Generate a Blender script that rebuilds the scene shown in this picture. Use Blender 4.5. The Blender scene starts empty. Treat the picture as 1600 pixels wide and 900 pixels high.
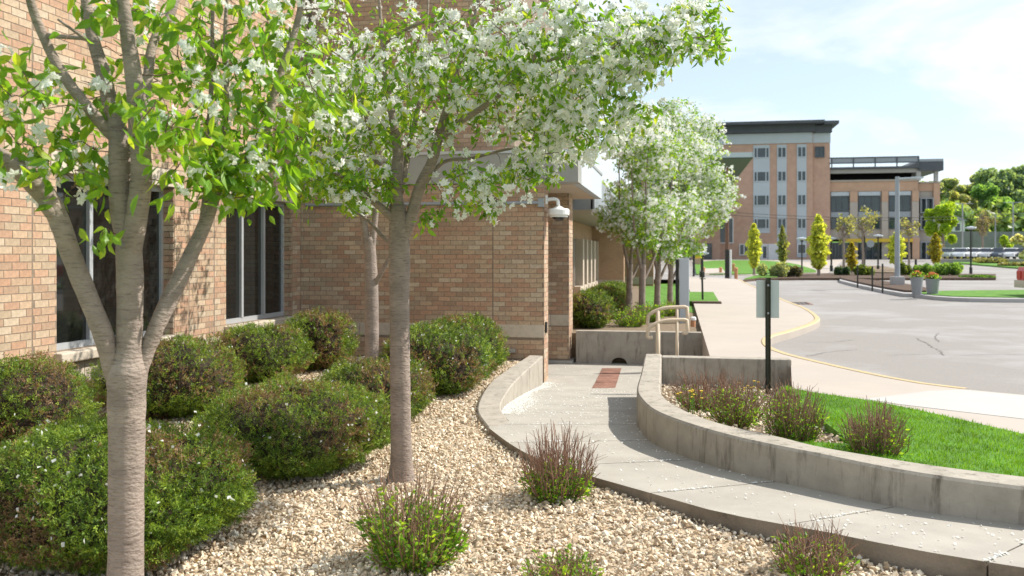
import bpy, bmesh, math, random
import numpy as np
from mathutils import Vector, Matrix
from mathutils.geometry import tessellate_polygon

random.seed(7)
rng = np.random.default_rng(11)
SC = bpy.context.scene
COL = SC.collection

# ------------------------------------------------------------------ camera, sky, sun, exposure
HC = 1.7
FP = 1400.0                      # focal length in photo pixels (photo 1600 wide)
PSI = math.atan(260 / FP)        # camera turned left of the building's long axis
CS, SN = math.cos(PSI), math.sin(PSI)
YH = 398.0

cam_d = bpy.data.cameras.new("camera")
cam = bpy.data.objects.new("camera", cam_d)
COL.objects.link(cam)
cam.location = (0, 0, HC)
cam.rotation_euler = (math.pi / 2, 0, PSI)
cam_d.sensor_width = 36
cam_d.lens = 36 * FP / 1600
cam_d.shift_y = -(450 - YH) / 1600
cam_d.clip_start = 0.05
cam_d.clip_end = 4000
cam_d.dof.use_dof = True
cam_d.dof.focus_distance = 6.9
cam_d.dof.aperture_fstop = 3.0
SC.camera = cam

SUN = Vector((0.9, 0.42, 1.0)).normalized()
world = bpy.data.worlds.new("World")
SC.world = world
world.use_nodes = True
nt = world.node_tree
nt.nodes.clear()
N = nt.nodes.new
L = nt.links.new
out = N("ShaderNodeOutputWorld")
bg = N("ShaderNodeBackground")
bg.inputs["Strength"].default_value = 0.135
sky = N("ShaderNodeTexSky")
sky.sky_type = 'NISHITA'
sky.sun_disc = False
sky.sun_elevation = math.asin(SUN.z)
sky.sun_rotation = math.atan2(SUN.x, SUN.y)
sky.air_density = 1.0
sky.dust_density = 0.35
sky.ozone_density = 2.2
tc = N("ShaderNodeTexCoord")
sep = N("ShaderNodeSeparateXYZ")
L(tc.outputs["Generated"], sep.inputs[0])
zmx = N("ShaderNodeMath"); zmx.operation = 'MAXIMUM'; zmx.inputs[1].default_value = 0.0
L(sep.outputs["Z"], zmx.inputs[0])
zad = N("ShaderNodeMath"); zad.operation = 'ADD'; zad.inputs[1].default_value = 0.16
L(zmx.outputs[0], zad.inputs[0])
dx = N("ShaderNodeMath"); dx.operation = 'DIVIDE'
dy = N("ShaderNodeMath"); dy.operation = 'DIVIDE'
L(sep.outputs["X"], dx.inputs[0]); L(zad.outputs[0], dx.inputs[1])
L(sep.outputs["Y"], dy.inputs[0]); L(zad.outputs[0], dy.inputs[1])
cmb = N("ShaderNodeCombineXYZ")
L(dx.outputs[0], cmb.inputs[0]); L(dy.outputs[0], cmb.inputs[1]); cmb.inputs[2].default_value = 2.7
cn = N("ShaderNodeTexNoise")
cn.inputs["Scale"].default_value = 0.95
cn.inputs["Detail"].default_value = 7
cn.inputs["Roughness"].default_value = 0.58
cn.inputs["Distortion"].default_value = 0.5
L(cmb.outputs[0], cn.inputs["Vector"])
cr = N("ShaderNodeValToRGB")
cr.color_ramp.elements[0].position = 0.44
cr.color_ramp.elements[0].color = (0.0, 0.0, 0.0, 1)
cr.color_ramp.elements[1].position = 0.62
cr.color_ramp.elements[1].color = (0.95, 0.95, 0.95, 1)
L(cn.outputs["Fac"], cr.inputs[0])
cmix = N("ShaderNodeMix"); cmix.data_type = 'RGBA'
cmix.inputs["B"].default_value = (4.7, 4.85, 5.0, 1)
L(cr.outputs[0], cmix.inputs["Factor"])
veil = N("ShaderNodeMix"); veil.data_type = 'RGBA'      # thin high cloud over the whole sky
veil.inputs["Factor"].default_value = 0.62
veil.inputs["B"].default_value = (3.15, 3.45, 3.7, 1)
L(sky.outputs[0], veil.inputs["A"])
L(veil.outputs["Result"], cmix.inputs["A"])
L(cmix.outputs["Result"], bg.inputs["Color"])
L(bg.outputs[0], out.inputs[0])

sun_d = bpy.data.lights.new("sun", 'SUN')
sun_d.energy = 3.8
sun_d.angle = math.radians(0.53)
sun_d.color = (1.0, 0.94, 0.85)
sun = bpy.data.objects.new("sun", sun_d)
sun.rotation_euler = (-SUN).to_track_quat('-Z', 'Y').to_euler()
sun.location = (30, 15, 40)
COL.objects.link(sun)

SC.view_settings.view_transform = 'Standard'
SC.view_settings.look = 'None'
SC.view_settings.gamma = 1
SC.view_settings.exposure = 0.84
SC.cycles.use_denoising = True
SC.cycles.max_bounces = 8
SC.cycles.transparent_max_bounces = 8

# ------------------------------------------------------------------ helpers
def W(px, py, Z):
    """photo ray at depth Z -> world point"""
    xc = (px - 800) / FP * Z
    return Vector((xc * CS - Z * SN, xc * SN + Z * CS, HC + (YH - py) / FP * Z))

def G(px, py, z=0.0):
    return W(px, py, (HC - z) * FP / (py - YH))

def zg(Z):
    """height of the far ground at depth Z"""
    return float(np.interp(Z, [0, 57, 85, 150, 200, 330, 600, 3000], [.12, .12, .36, .95, 1.6, 17, 24, 24]))

def GT(px, py):
    lo, hi = 3.0, 320.0
    for _ in range(50):
        m = (lo + hi) / 2
        if HC + (YH - py) / FP * m > zg(m): lo = m
        else: hi = m
    return W(px, py, lo)

def XatY(px, Y):
    r = (px - 800) / FP
    return Y * (r * CS - SN) / (CS + r * SN)

def depth(p):
    return -p[0] * SN + p[1] * CS

def zat(py, p):
    return HC + (YH - py) / FP * depth(p)

def pix(p):
    Z = depth(p)
    return 800 + FP * (p[0] * CS + p[1] * SN) / Z, YH - FP * (p[2] - HC) / Z, Z

def zw(Y):
    """walkway surface height (a ramp falling to the entrance landing)"""
    return float(np.interp(Y, [3, 5.2, 6, 7.7, 9.2, 14.0, 30], [.15, .14, .10, .05, .01, -.38, -.38]))

def GW(px, py):
    lo, hi = 2.0, 25.0
    for _ in range(50):
        m = (lo + hi) / 2
        p = W(px, py, m)
        if p.z > zw(p.y): lo = m
        else: hi = m
    return W(px, py, lo)

def link(o, parent=None):
    COL.objects.link(o)
    if parent is not None:
        o.parent = parent
        o.matrix_parent_inverse = Matrix.Translation(parent.location).inverted() if parent.type == 'EMPTY' and parent.parent is None else Matrix.Identity(4)
    return o

def thing(name, label, cat, loc=(0, 0, 0), group=None):
    o = bpy.data.objects.new(name, None)
    o.location = loc
    o.empty_display_size = 0.1
    COL.objects.link(o)
    o["label"] = label; o["category"] = cat
    if group: o["group"] = group
    return o

def tag(o, label=None, cat=None, group=None, kind=None):
    if label: o["label"] = label
    if cat: o["category"] = cat
    if group: o["group"] = group
    if kind: o["kind"] = kind
    return o

class MB:
    """mesh builder: lists of verts, faces, material slots and tone colours"""
    def __init__(s):
        s.v = []; s.f = []; s.m = []; s.c = []
    def add(s, vs, fs, mi=0, col=(1, 1, 1)):
        b = len(s.v)
        s.v += [tuple(p) for p in vs]
        s.c += [col] * len(vs)
        for f in fs:
            s.f.append(tuple(b + i for i in f)); s.m.append(mi)
    def box(s, x0, x1, y0, y1, z0, z1, mi=0, col=(1, 1, 1)):
        v = [(x0, y0, z0), (x1, y0, z0), (x1, y1, z0), (x0, y1, z0), (x0, y0, z1), (x1, y0, z1), (x1, y1, z1), (x0, y1, z1)]
        s.add(v, [(0, 3, 2, 1), (4, 5, 6, 7), (0, 1, 5, 4), (1, 2, 6, 5), (2, 3, 7, 6), (3, 0, 4, 7)], mi, col)
    def bbox(s, x0, x1, y0, y1, z0, z1, b=.01, mi=0):
        """box with chamfered edges"""
        bm = bmesh.new()
        bmesh.ops.create_cube(bm, size=1)
        for v in bm.verts:
            v.co = Vector(((x0 + x1) / 2 + v.co.x * (x1 - x0), (y0 + y1) / 2 + v.co.y * (y1 - y0), (z0 + z1) / 2 + v.co.z * (z1 - z0)))
        bmesh.ops.bevel(bm, geom=list(bm.edges), offset=b, segments=2, profile=.5, affect='EDGES')
        bm.verts.index_update()
        s.add([v.co for v in bm.verts], [[v.index for v in f.verts] for f in bm.faces], mi)
        bm.free()
    def tube(s, pts, rad, n=8, mi=0, caps=True, col=(1, 1, 1), wob=0.0):
        pts = [Vector(p) for p in pts]
        if not hasattr(rad, '__len__'): rad = [rad] * len(pts)
        rings = []
        t0 = (pts[1] - pts[0]).normalized()
        up = Vector((0, 0, 1)) if abs(t0.z) < .9 else Vector((1, 0, 0))
        x = t0.cross(up).normalized()
        vs = []
        for i, p in enumerate(pts):
            t = (pts[min(i + 1, len(pts) - 1)] - pts[max(i - 1, 0)])
            t = t.normalized() if t.length > 1e-9 else t0
            x = (x - t * x.dot(t))
            x = x.normalized() if x.length > 1e-6 else t.orthogonal().normalized()
            y = t.cross(x)
            for k in range(n):
                a = 2 * math.pi * k / n
                rr = rad[i] * (1 + (random.uniform(-wob, wob) if wob else 0))
                vs.append(p + (x * math.cos(a) + y * math.sin(a)) * rr)
        fs = []
        for i in range(len(pts) - 1):
            for k in range(n):
                k2 = (k + 1) % n
                fs.append((i * n + k, i * n + k2, (i + 1) * n + k2, (i + 1) * n + k))
        if caps:
            fs.append(tuple(reversed(range(n))))
            fs.append(tuple(range((len(pts) - 1) * n, len(pts) * n)))
        s.add(vs, fs, mi, col)
    def prism(s, poly, z0, z1, mi=0):
        """polygon in xy extruded; z0, z1 may be functions of (x, y)"""
        n = len(poly)
        f1 = z1 if callable(z1) else (lambda x, y: z1)
        f0 = z0 if callable(z0) else (lambda x, y: z0)
        tri = tessellate_polygon([[Vector((p[0], p[1], 0)) for p in poly]])
        vs = [(p[0], p[1], f1(p[0], p[1])) for p in poly] + [(p[0], p[1], f0(p[0], p[1])) for p in poly]
        area = sum(poly[i][0] * poly[(i + 1) % n][1] - poly[(i + 1) % n][0] * poly[i][1] for i in range(n))
        fs = []
        for t in tri:
            a, b, c = t
            cr_ = (poly[b][0] - poly[a][0]) * (poly[c][1] - poly[a][1]) - (poly[c][0] - poly[a][0]) * (poly[b][1] - poly[a][1])
            fs.append((a, b, c) if cr_ > 0 else (a, c, b))
        for i in range(n):
            j = (i + 1) % n
            q = (i, n + i, n + j, j)
            fs.append(q if area > 0 else tuple(reversed(q)))
        s.add(vs, fs, mi)
    def sheet(s, poly, ztop, step=.15, skirt=.3, mi=0):
        """polygon surface following ztop(x, y), with interior grid points and a skirt"""
        from mathutils.geometry import delaunay_2d_cdt
        P = np.array(poly, float); n = len(P)
        gx, gy = np.meshgrid(np.arange(P[:, 0].min(), P[:, 0].max(), step), np.arange(P[:, 1].min(), P[:, 1].max(), step))
        gx, gy = gx.ravel(), gy.ravel(); k = in_poly(gx, gy, poly)
        pts = [Vector((a, b)) for a, b in P] + [Vector((a, b)) for a, b in zip(gx[k], gy[k])]
        vv, ee, ff, *_ = delaunay_2d_cdt(pts, [(i, (i + 1) % n) for i in range(n)], [], 1, 1e-5)
        vs = [(p.x, p.y, ztop(p.x, p.y)) for p in vv]
        fs = []
        for f in ff:
            a, b, c = (vv[i] for i in f[:3])
            fs.append(tuple(f) if (b.x - a.x) * (c.y - a.y) - (c.x - a.x) * (b.y - a.y) > 0 else tuple(reversed(f)))
        s.add(vs, fs, mi)
        area = sum(P[i][0] * P[(i + 1) % n][1] - P[(i + 1) % n][0] * P[i][1] for i in range(n))
        sv = [(a, b, ztop(a, b)) for a, b in P] + [(a, b, ztop(a, b) - skirt) for a, b in P]
        s.add(sv, [(i, n + i, n + (i + 1) % n, (i + 1) % n) if area > 0 else ((i + 1) % n, n + (i + 1) % n, n + i, i) for i in range(n)], mi)
    def lathe(s, c, prof, n=16, mi=0):
        vs = []; fs = []
        for r, z in prof:
            for k in range(n):
                a = 2 * math.pi * k / n
                vs.append((c[0] + r * math.cos(a), c[1] + r * math.sin(a), c[2] + z))
        for i in range(len(prof) - 1):
            for k in range(n):
                k2 = (k + 1) % n
                fs.append((i * n + k, i * n + k2, (i + 1) * n + k2, (i + 1) * n + k))
        fs.append(tuple(reversed(range(n)))); fs.append(tuple(range((len(prof) - 1) * n, len(prof) * n)))
        s.add(vs, fs, mi)
    def mesh(s, name, mats, smooth=False, tone=False):
        me = bpy.data.meshes.new(name)
        me.from_pydata(s.v, [], s.f)
        for m in (mats if isinstance(mats, (list, tuple)) else [mats]): me.materials.append(m)
        if any(s.m): me.polygons.foreach_set("material_index", s.m)
        if smooth: me.polygons.foreach_set("use_smooth", [True] * len(s.f))
        if tone:
            a = me.attributes.new("tone", 'FLOAT_COLOR', 'POINT')
            a.data.foreach_set("color", np.array([(c[0], c[1], c[2], 1) for c in s.c], dtype=np.float32).ravel())
        me.update()
        return me
    def build(s, name, mats, parent=None, smooth=False, tone=False):
        return link(bpy.data.objects.new(name, s.mesh(name, mats, smooth, tone)), parent)

def np_mesh(name, verts, faces, mat, tone=None, smooth=False):
    """verts (N,3), faces (M,k) numpy; tone (N,3)"""
    me = bpy.data.meshes.new(name)
    nv, (nf, k) = len(verts), faces.shape
    me.vertices.add(nv)
    me.vertices.foreach_set("co", np.ascontiguousarray(verts, dtype=np.float32).ravel())
    me.loops.add(nf * k)
    me.loops.foreach_set("vertex_index", np.ascontiguousarray(faces, dtype=np.int32).ravel())
    me.polygons.add(nf)
    me.polygons.foreach_set("loop_start", np.arange(0, nf * k, k, dtype=np.int32))
    me.polygons.foreach_set("use_smooth", np.full(nf, bool(smooth)))
    me.materials.append(mat)
    if tone is not None:
        a = me.attributes.new("tone", 'FLOAT_COLOR', 'POINT')
        a.data.foreach_set("color", np.concatenate([tone, np.ones((nv, 1))], axis=1).astype(np.float32).ravel())
    me.update(calc_edges=True)
    return me

def unit(a):
    return a / np.maximum(np.linalg.norm(a, axis=-1, keepdims=True), 1e-9)

def frames(d, ref=None):
    """rotation matrices (n,3,3) whose columns are x, d, z"""
    if ref is None: ref = rng.normal(size=d.shape)
    x = unit(np.cross(d, ref)); z = np.cross(x, d)
    return np.stack([x, d, z], axis=2)

def scatter(tv, tf, pos, R, sc, tone):
    """copies of one template: returns verts, faces, tones"""
    n, k = len(pos), len(tv)
    v = np.einsum('nij,kj->nki', R, tv) * sc[:, None, None] + pos[:, None, :]
    f = tf[None] + (np.arange(n) * k)[:, None, None]
    t = np.repeat(tone[:, None, :], k, axis=1)
    return v.reshape(-1, 3), f.reshape(-1, tf.shape[1]), t.reshape(-1, 3)

def in_poly(x, y, poly):
    p = np.array([(q[0], q[1]) for q in poly])
    ins = np.zeros(len(x), bool)
    j = len(p) - 1
    for i in range(len(p)):
        xi, yi = p[i]; xj, yj = p[j]
        c = ((yi > y) != (yj > y)) & (x < (xj - xi) * (y - yi) / (yj - yi + 1e-12) + xi)
        ins ^= c
        j = i
    return ins

def resample(pts, n):
    p = np.array([tuple(q) for q in pts], float)
    d = np.concatenate([[0], np.cumsum(np.linalg.norm(np.diff(p[:, :2], axis=0), axis=1))])
    t = np.linspace(0, d[-1], n)
    return np.stack([np.interp(t, d, p[:, i]) for i in range(p.shape[1])], axis=1)

def smooth_curve(pts, n):
    """Catmull-Rom through the points, then even spacing"""
    p = [np.array(tuple(q), float) for q in pts]
    p = [2 * p[0] - p[1]] + p + [2 * p[-1] - p[-2]]
    o = []
    for i in range(1, len(p) - 2):
        for t in np.linspace(0, 1, 10, endpoint=False):
            a, b, c, d = p[i - 1], p[i], p[i + 1], p[i + 2]
            o.append(.5 * (2 * b + (c - a) * t + (2 * a - 5 * b + 4 * c - d) * t * t + (3 * b - a - 3 * c + d) * t ** 3))
    o.append(p[-2])
    return resample(o, n)

# ------------------------------------------------------------------ materials
def mat(name, base=(.5, .5, .5), rough=.8, var=.2, scale=6.0, bump=.15, bscale=60.0, tone=False, transl=0.0,
        stretch=(1, 1, 1), dark=None, dscale=2.0, dstretch=(1, 1, 1), dpos=(.52, .7), metal=0.0, spec=.4, bdist=.01, emit=None, tcol=(1.8, 1.6, .6)):
    m = bpy.data.materials.new(name)
    m.use_nodes = True
    t = m.node_tree
    t.nodes.clear()
    n = t.nodes.new; l = t.links.new
    o = n("ShaderNodeOutputMaterial")
    p = n("ShaderNodeBsdfPrincipled")
    p.inputs["Roughness"].default_value = rough
    p.inputs["Metallic"].default_value = metal
    p.inputs["Specular IOR Level"].default_value = spec
    co = n("ShaderNodeTexCoord")
    mp = n("ShaderNodeMapping"); mp.inputs["Scale"].default_value = stretch
    l(co.outputs["Object"], mp.inputs[0])
    no = n("ShaderNodeTexNoise"); no.inputs["Scale"].default_value = scale; no.inputs["Detail"].default_value = 6
    no.inputs["Roughness"].default_value = .65
    l(mp.outputs[0], no.inputs["Vector"])
    rg = n("ShaderNodeMapRange")
    rg.inputs["From Min"].default_value = .3; rg.inputs["From Max"].default_value = .7
    rg.inputs["To Min"].default_value = 1 - var; rg.inputs["To Max"].default_value = 1 + var
    l(no.outputs["Fac"], rg.inputs["Value"])
    mul = n("ShaderNodeVectorMath"); mul.operation = 'SCALE'
    if tone:
        at = n("ShaderNodeAttribute"); at.attribute_name = "tone"
        l(at.outputs["Color"], mul.inputs[0])
    else:
        mul.inputs[0].default_value = base
    l(rg.outputs[0], mul.inputs["Scale"])
    col = mul.outputs[0]
    if dark is not None:
        m2 = n("ShaderNodeMapping"); m2.inputs["Scale"].default_value = dstretch
        l(co.outputs["Object"], m2.inputs[0])
        n2 = n("ShaderNodeTexNoise"); n2.inputs["Scale"].default_value = dscale; n2.inputs["Detail"].default_value = 5
        n2.inputs["Roughness"].default_value = .7
        l(m2.outputs[0], n2.inputs["Vector"])
        r2 = n("ShaderNodeMapRange")
        r2.inputs["From Min"].default_value = dpos[0]; r2.inputs["From Max"].default_value = dpos[1]
        l(n2.outputs["Fac"], r2.inputs["Value"])
        mx = n("ShaderNodeMix"); mx.data_type = 'RGBA'
        mx.inputs["B"].default_value = (*dark, 1)
        l(r2.outputs[0], mx.inputs["Factor"]); l(col, mx.inputs["A"])
        col = mx.outputs["Result"]
    l(col, p.inputs["Base Color"])
    if bump:
        nb = n("ShaderNodeTexNoise"); nb.inputs["Scale"].default_value = bscale; nb.inputs["Detail"].default_value = 5
        l(mp.outputs[0], nb.inputs["Vector"])
        b = n("ShaderNodeBump"); b.inputs["Strength"].default_value = bump; b.inputs["Distance"].default_value = bdist
        l(nb.outputs["Fac"], b.inputs["Height"])
        l(b.outputs[0], p.inputs["Normal"])
    if transl:
        tr = n("ShaderNodeBsdfTranslucent")
        sc_ = n("ShaderNodeVectorMath"); sc_.operation = 'MULTIPLY'; sc_.inputs[1].default_value = tcol
        l(col, sc_.inputs[0]); l(sc_.outputs[0], tr.inputs["Color"])
        ms = n("ShaderNodeMixShader"); ms.inputs[0].default_value = transl
        l(p.outputs[0], ms.inputs[1]); l(tr.outputs[0], ms.inputs[2]); l(ms.outputs[0], o.inputs[0])
    else:
        l(p.outputs[0], o.inputs[0])
    if emit: p.inputs["Emission Color"].default_value = (*emit, 1); p.inputs["Emission Strength"].default_value = 1
    return m

M = {}
M['brick'] = mat("brick", tone=True, rough=.9, var=.18, scale=26, bump=.5, bscale=120, bdist=.003, dark=(.30, .205, .135), dscale=1.1, dstretch=(1, 1, .5), dpos=(.52, 1.05))
M['mortar'] = mat("mortar", (.23, .178, .132), .95, .2, 20, .4, 150)
M['joint'] = mat("sealant", (.06, .05, .045), .8, .1)
M['stone'] = mat("cast_stone", (.52, .45, .36), .85, .12, 9, .25, 120, dark=(.36, .30, .23), dscale=3, dpos=(.5, .8))
M['alu'] = mat("aluminium_frame", (.50, .52, .54), .35, .06, 3, 0, metal=.35)
M['glass'] = mat("window_glass", (.012, .013, .012), .03, .3, 1.0, 0, spec=.6)
M['fascia'] = mat("painted_fascia", (.32, .315, .29), .5, .05, 2, .03, 80, dark=(.28, .275, .25), dscale=1.2)
M['soffit'] = mat("soffit", (.55, .47, .38), .8, .05, 3, .05)
M['concrete'] = mat("walk_concrete", (.37, .345, .30), .9, .10, 2.5, .25, 140, dark=(.30, .275, .24), dscale=1.3, dpos=(.5, .75), bdist=.004)
M['wallcon'] = mat("wall_concrete", (.365, .33, .275), .9, .16, 5, .35, 70, dark=(.10, .083, .062), dscale=4.5, dstretch=(3.0, 3.0, .42), dpos=(.53, .76), bdist=.006)
M['curbside'] = mat("curb_side", (.25, .21, .165), .95, .2, 6, .4, 70, dark=(.12, .10, .075), dscale=3, dpos=(.45, .7))  # weathered slab sides, with the shade on those faces darkened into the colour
M['sidewalk'] = mat("sidewalk_concrete", (.425, .375, .325), .9, .07, .9, .15, 90, dark=(.40, .36, .32), dscale=.5, dpos=(.5, .8), bdist=.004)
M['apron'] = mat("apron_concrete", (.45, .44, .415), .9, .05, 1.5, .15, 90, bdist=.004)
M['asphalt'] = mat("asphalt", (.268, .25, .232), .92, .2, 70, .5, 220, dark=(.335, .32, .31), dscale=.22, dpos=(.48, .62), bdist=.006)
M['yellow'] = mat("yellow_paint", (.52, .40, .215), .8, .15, 14, .2, 80, dark=(.42, .37, .29), dscale=9, dpos=(.5, .7))
M['soil'] = mat("soil", (.20, .15, .10), 1, .3, 12, .5, 60)
M['grit'] = mat("grit", (.46, .37, .26), 1, .3, 30, .6, 90)
M['mulch'] = mat("mulch", (.10, .065, .045), 1, .4, 14, .8, 40, bdist=.04)
M['gravel'] = mat("gravel", tone=True, rough=.85, var=.15, scale=60, bump=.3, bscale=150)
M['grass'] = mat("grass", tone=True, rough=.6, var=.1, bump=0, transl=.35)
M['turf'] = mat("turf", (.10, .235, .022), .9, .35, 3, .6, 90, bdist=.03)
M['bark'] = mat("bark", (.29, .233, .195), .85, .26, 4, .8, 34, stretch=(1, 1, 2.2), dark=(.15, .113, .093), dscale=17, dstretch=(.8, .8, 6.5), dpos=(.52, .68), bdist=.016)
M['twig'] = mat("twig", (.14, .085, .06), .85, .2, 20, 0)
M['stem'] = mat("shrub_stem", (.25, .146, .098), .8, .35, 30, 0)
M['leaf'] = mat("leaf", tone=True, rough=.42, var=.12, scale=20, bump=0, transl=.55, tcol=(2.0, 1.7, .6))
M['petal'] = mat("petal", (.84, .85, .83), .6, .04, 10, 0, transl=.4, tcol=(1.05, 1.05, 1.0))
M['needle'] = mat("yew_needles", tone=True, rough=.5, var=.1, scale=10, bump=0, transl=.3)
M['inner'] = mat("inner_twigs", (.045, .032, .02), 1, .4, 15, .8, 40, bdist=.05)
M['rust'] = mat("rusty_steel", (.23, .115, .08), .85, .35, 5, .3, 60, dark=(.14, .07, .05), dscale=4, dpos=(.5, .7))
M['rail'] = mat("tan_paint", (.62, .50, .36), .5, .05, 4, 0)
M['darkmetal'] = mat("dark_metal", (.03, .032, .028), .5, .2, 8, 0, metal=.2)
M['postgreen'] = mat("sign_post", (.045, .05, .032), .6, .25, 20, .2, 80)
M['signback'] = mat("sign_back", (.50, .56, .55), .45, .04, 4, 0, metal=.2)
M['white'] = mat("white_plastic", (.78, .78, .76), .35, .03, 4, 0)
M['smoked'] = mat("smoked_dome", (.01, .01, .012), .08, .1, 4, 0, spec=.7)
M['greymetal'] = mat("galvanised", (.31, .34, .37), .5, .06, 3, 0, metal=.3)
M['wood'] = mat("pole_wood", (.16, .09, .06), .9, .25, 8, .3, 40, stretch=(4, 4, .5))
M['farbrick'] = mat("far_brick", (.52, .335, .25), .9, .10, 1.2, 0, dark=(.45, .28, .21), dscale=.35)
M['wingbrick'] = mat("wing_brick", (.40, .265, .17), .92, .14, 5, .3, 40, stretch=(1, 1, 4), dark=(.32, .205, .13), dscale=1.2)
M['farbrick2'] = mat("far_brick_orange", (.52, .34, .235), .9, .08, 1.2, 0)
M['farstone'] = mat("far_stone", (.44, .39, .34), .9, .06, .8, 0)
M['farpanel'] = mat("far_panel", (.47, .52, .56), .6, .04, .4, 0)
M['farglass'] = mat("far_glass", (.035, .055, .065), .06, .4, .35, 0, spec=.7)
M['greywall'] = mat("grey_wall", (.20, .21, .21), .9, .15, .8, 0, dark=(.15, .16, .15), dscale=.4)
M['farroof'] = mat("far_roof", (.085, .095, .11), .6, .15, .6, 0)
M['farwhite'] = mat("far_white", (.72, .72, .72), .6, .04, 1, 0)
M['farconc'] = mat("far_concrete", (.42, .41, .40), .9, .08, .8, 0)
M['black'] = mat("deck_interior", (.012, .012, .014), .9, .2, .6, 0)
M['amber'] = mat("yellow_awning", (.62, .43, .04), .6, .06, 1, 0)
M['orange'] = mat("orange_plastic", (.70, .20, .05), .5, .06, 4, 0)
M['terracotta'] = mat("orange_bollard", (.50, .24, .12), .7, .1, 4, 0)
M['cable'] = mat("cable", (.03, .03, .03), .6, .1)
M['tyre'] = mat("tyre", (.015, .015, .015), .9, .1)
M['carglass'] = mat("car_glass", (.02, .025, .03), .05, .1, 1, 0, spec=.7)
M['lamp'] = mat("lamp_lens", (.5, .02, .015), .25, .05)
M['chrome'] = mat("bumper", (.5, .5, .52), .25, .05, 2, 0, metal=.8)
M['pot'] = mat("planter_pot", (.25, .26, .27), .8, .06, 4, .1)
def paint(name, c):
    return mat(name, c, .25, .03, 1, 0, spec=.6)

BRICKS = [(.45, .325, .215), (.42, .29, .195), (.45, .285, .19), (.41, .255, .17), (.37, .25, .17), (.46, .35, .245), (.40, .305, .21), (.47, .335, .225), (.42, .255, .165), (.48, .38, .275)]

# ------------------------------------------------------------------ ground sheets
def strip_sheet(name, Zs, x0, x1, zf, m):
    """sheet laid out in rows of depth, between lateral fractions x0..x1 (metres right of the camera axis per row)"""
    b = MB(); vs = []; fs = []
    nx = 24
    for Z in Zs:
        for k in range(nx + 1):
            a, c = (x0(Z), x1(Z)) if callable(x0) else (x0, x1)
            xc = a + (c - a) * k / nx
            vs.append((xc * CS - Z * SN, xc * SN + Z * CS, zf(Z)))
    for i in range(len(Zs) - 1):
        for k in range(nx):
            q = i * (nx + 1) + k
            fs.append((q, q + 1, q + nx + 2, q + nx + 1))
    b.add(vs, fs)
    return tag(b.build(name, m), kind='structure')

def gzf(Z):
    return -.85 if Z < 40 else (zg(Z) - .12 if Z > 62 else float(np.interp(Z, [40, 62], [-.85, zg(62) - .12])))
strip_sheet("ground", [-60, -5, 0, 5, 20, 40, 62, 85, 110, 150, 200, 240, 280, 330, 450, 600, 1000, 2000, 3200], lambda Z: -200 - abs(Z), lambda Z: 200 + abs(Z), gzf, M['turf'])
strip_sheet("road", [3.5, 5.7, 7, 9.5, 12, 15, 20, 35, 45, 57, 59, 70, 85, 100, 120, 150, 172], lambda Z: (float(np.interp(Z, [3.5, 5.7, 7, 9.5, 12, 15, 20, 58], [6.8, 5.3, 4.5, 3.6, 3.65, 3.85, 4.25, 11.2])) if Z < 58 else -10), lambda Z: 12 + 1.1 * Z, zg, M['asphalt'])

M['crack'] = mat("crack", (.19, .17, .155), .95, .3, 20, 0)
for pts_ in ([(1385, 555), (1440, 553), (1500, 554.5), (1560, 553.5), (1680, 555)], [(1432, 528), (1447, 536), (1458, 541), (1470, 549), (1477, 555)], [(1260, 556), (1300, 549), (1340, 546)], [(1255, 535), (1300, 534), (1330, 531)], [(1466, 520), (1462, 527), (1468, 534)]):
    q = smooth_curve([G(x + random.uniform(-2, 2), y, .127) for x, y in pts_], 26)
    q[:, :2] += rng.normal(size=(26, 2)) * .02
    b = MB(); vs = []
    for i in range(26):
        d = q[min(i + 1, 25)] - q[max(i - 1, 0)]; d = d / np.linalg.norm(d); w_ = .005 + .006 * random.random(); nn_ = np.array([-d[1], d[0], 0]) * w_
        vs += [tuple(q[i] + nn_), tuple(q[i] - nn_)]
    b.add(vs, [(2 * i, 2 * i + 1, 2 * i + 3, 2 * i + 2) for i in range(25)])
    tag(b.build("road_crack", M['crack']), kind='structure')

# ------------------------------------------------------------------ walkway, curb wall, planter wall
ZT = .34
lip_px = [(1008, 553), (1002, 580), (995, 607), (1001, 622), (1023, 641), (1074, 661), (1144, 681), (1213, 696), (1280, 709), (1378, 729), (1476, 745), (1600, 761), (1760, 780), (1960, 802)]
back_px = [(1034, 553), (1033, 582), (1032, 609), (1040, 621), (1054, 632), (1092, 650), (1148, 667), (1215, 681), (1280, 697), (1378, 714), (1476, 729), (1600, 744), (1760, 761), (1960, 781)]
LIP = smooth_curve([G(x, y, ZT) for x, y in lip_px], 60)
BACK = smooth_curve([G(x, y, ZT) for x, y in back_px], 60)
out_px = [(763, 668), (795, 692), (832, 713), (885, 733), (941, 749), (1040, 777), (1119, 799), (1200, 815), (1280, 829), (1378, 849), (1476, 867), (1600, 887), (1760, 912), (1960, 942)]
LFRONT = smooth_curve([GW(x, y) for x, y in out_px], 40)

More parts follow.
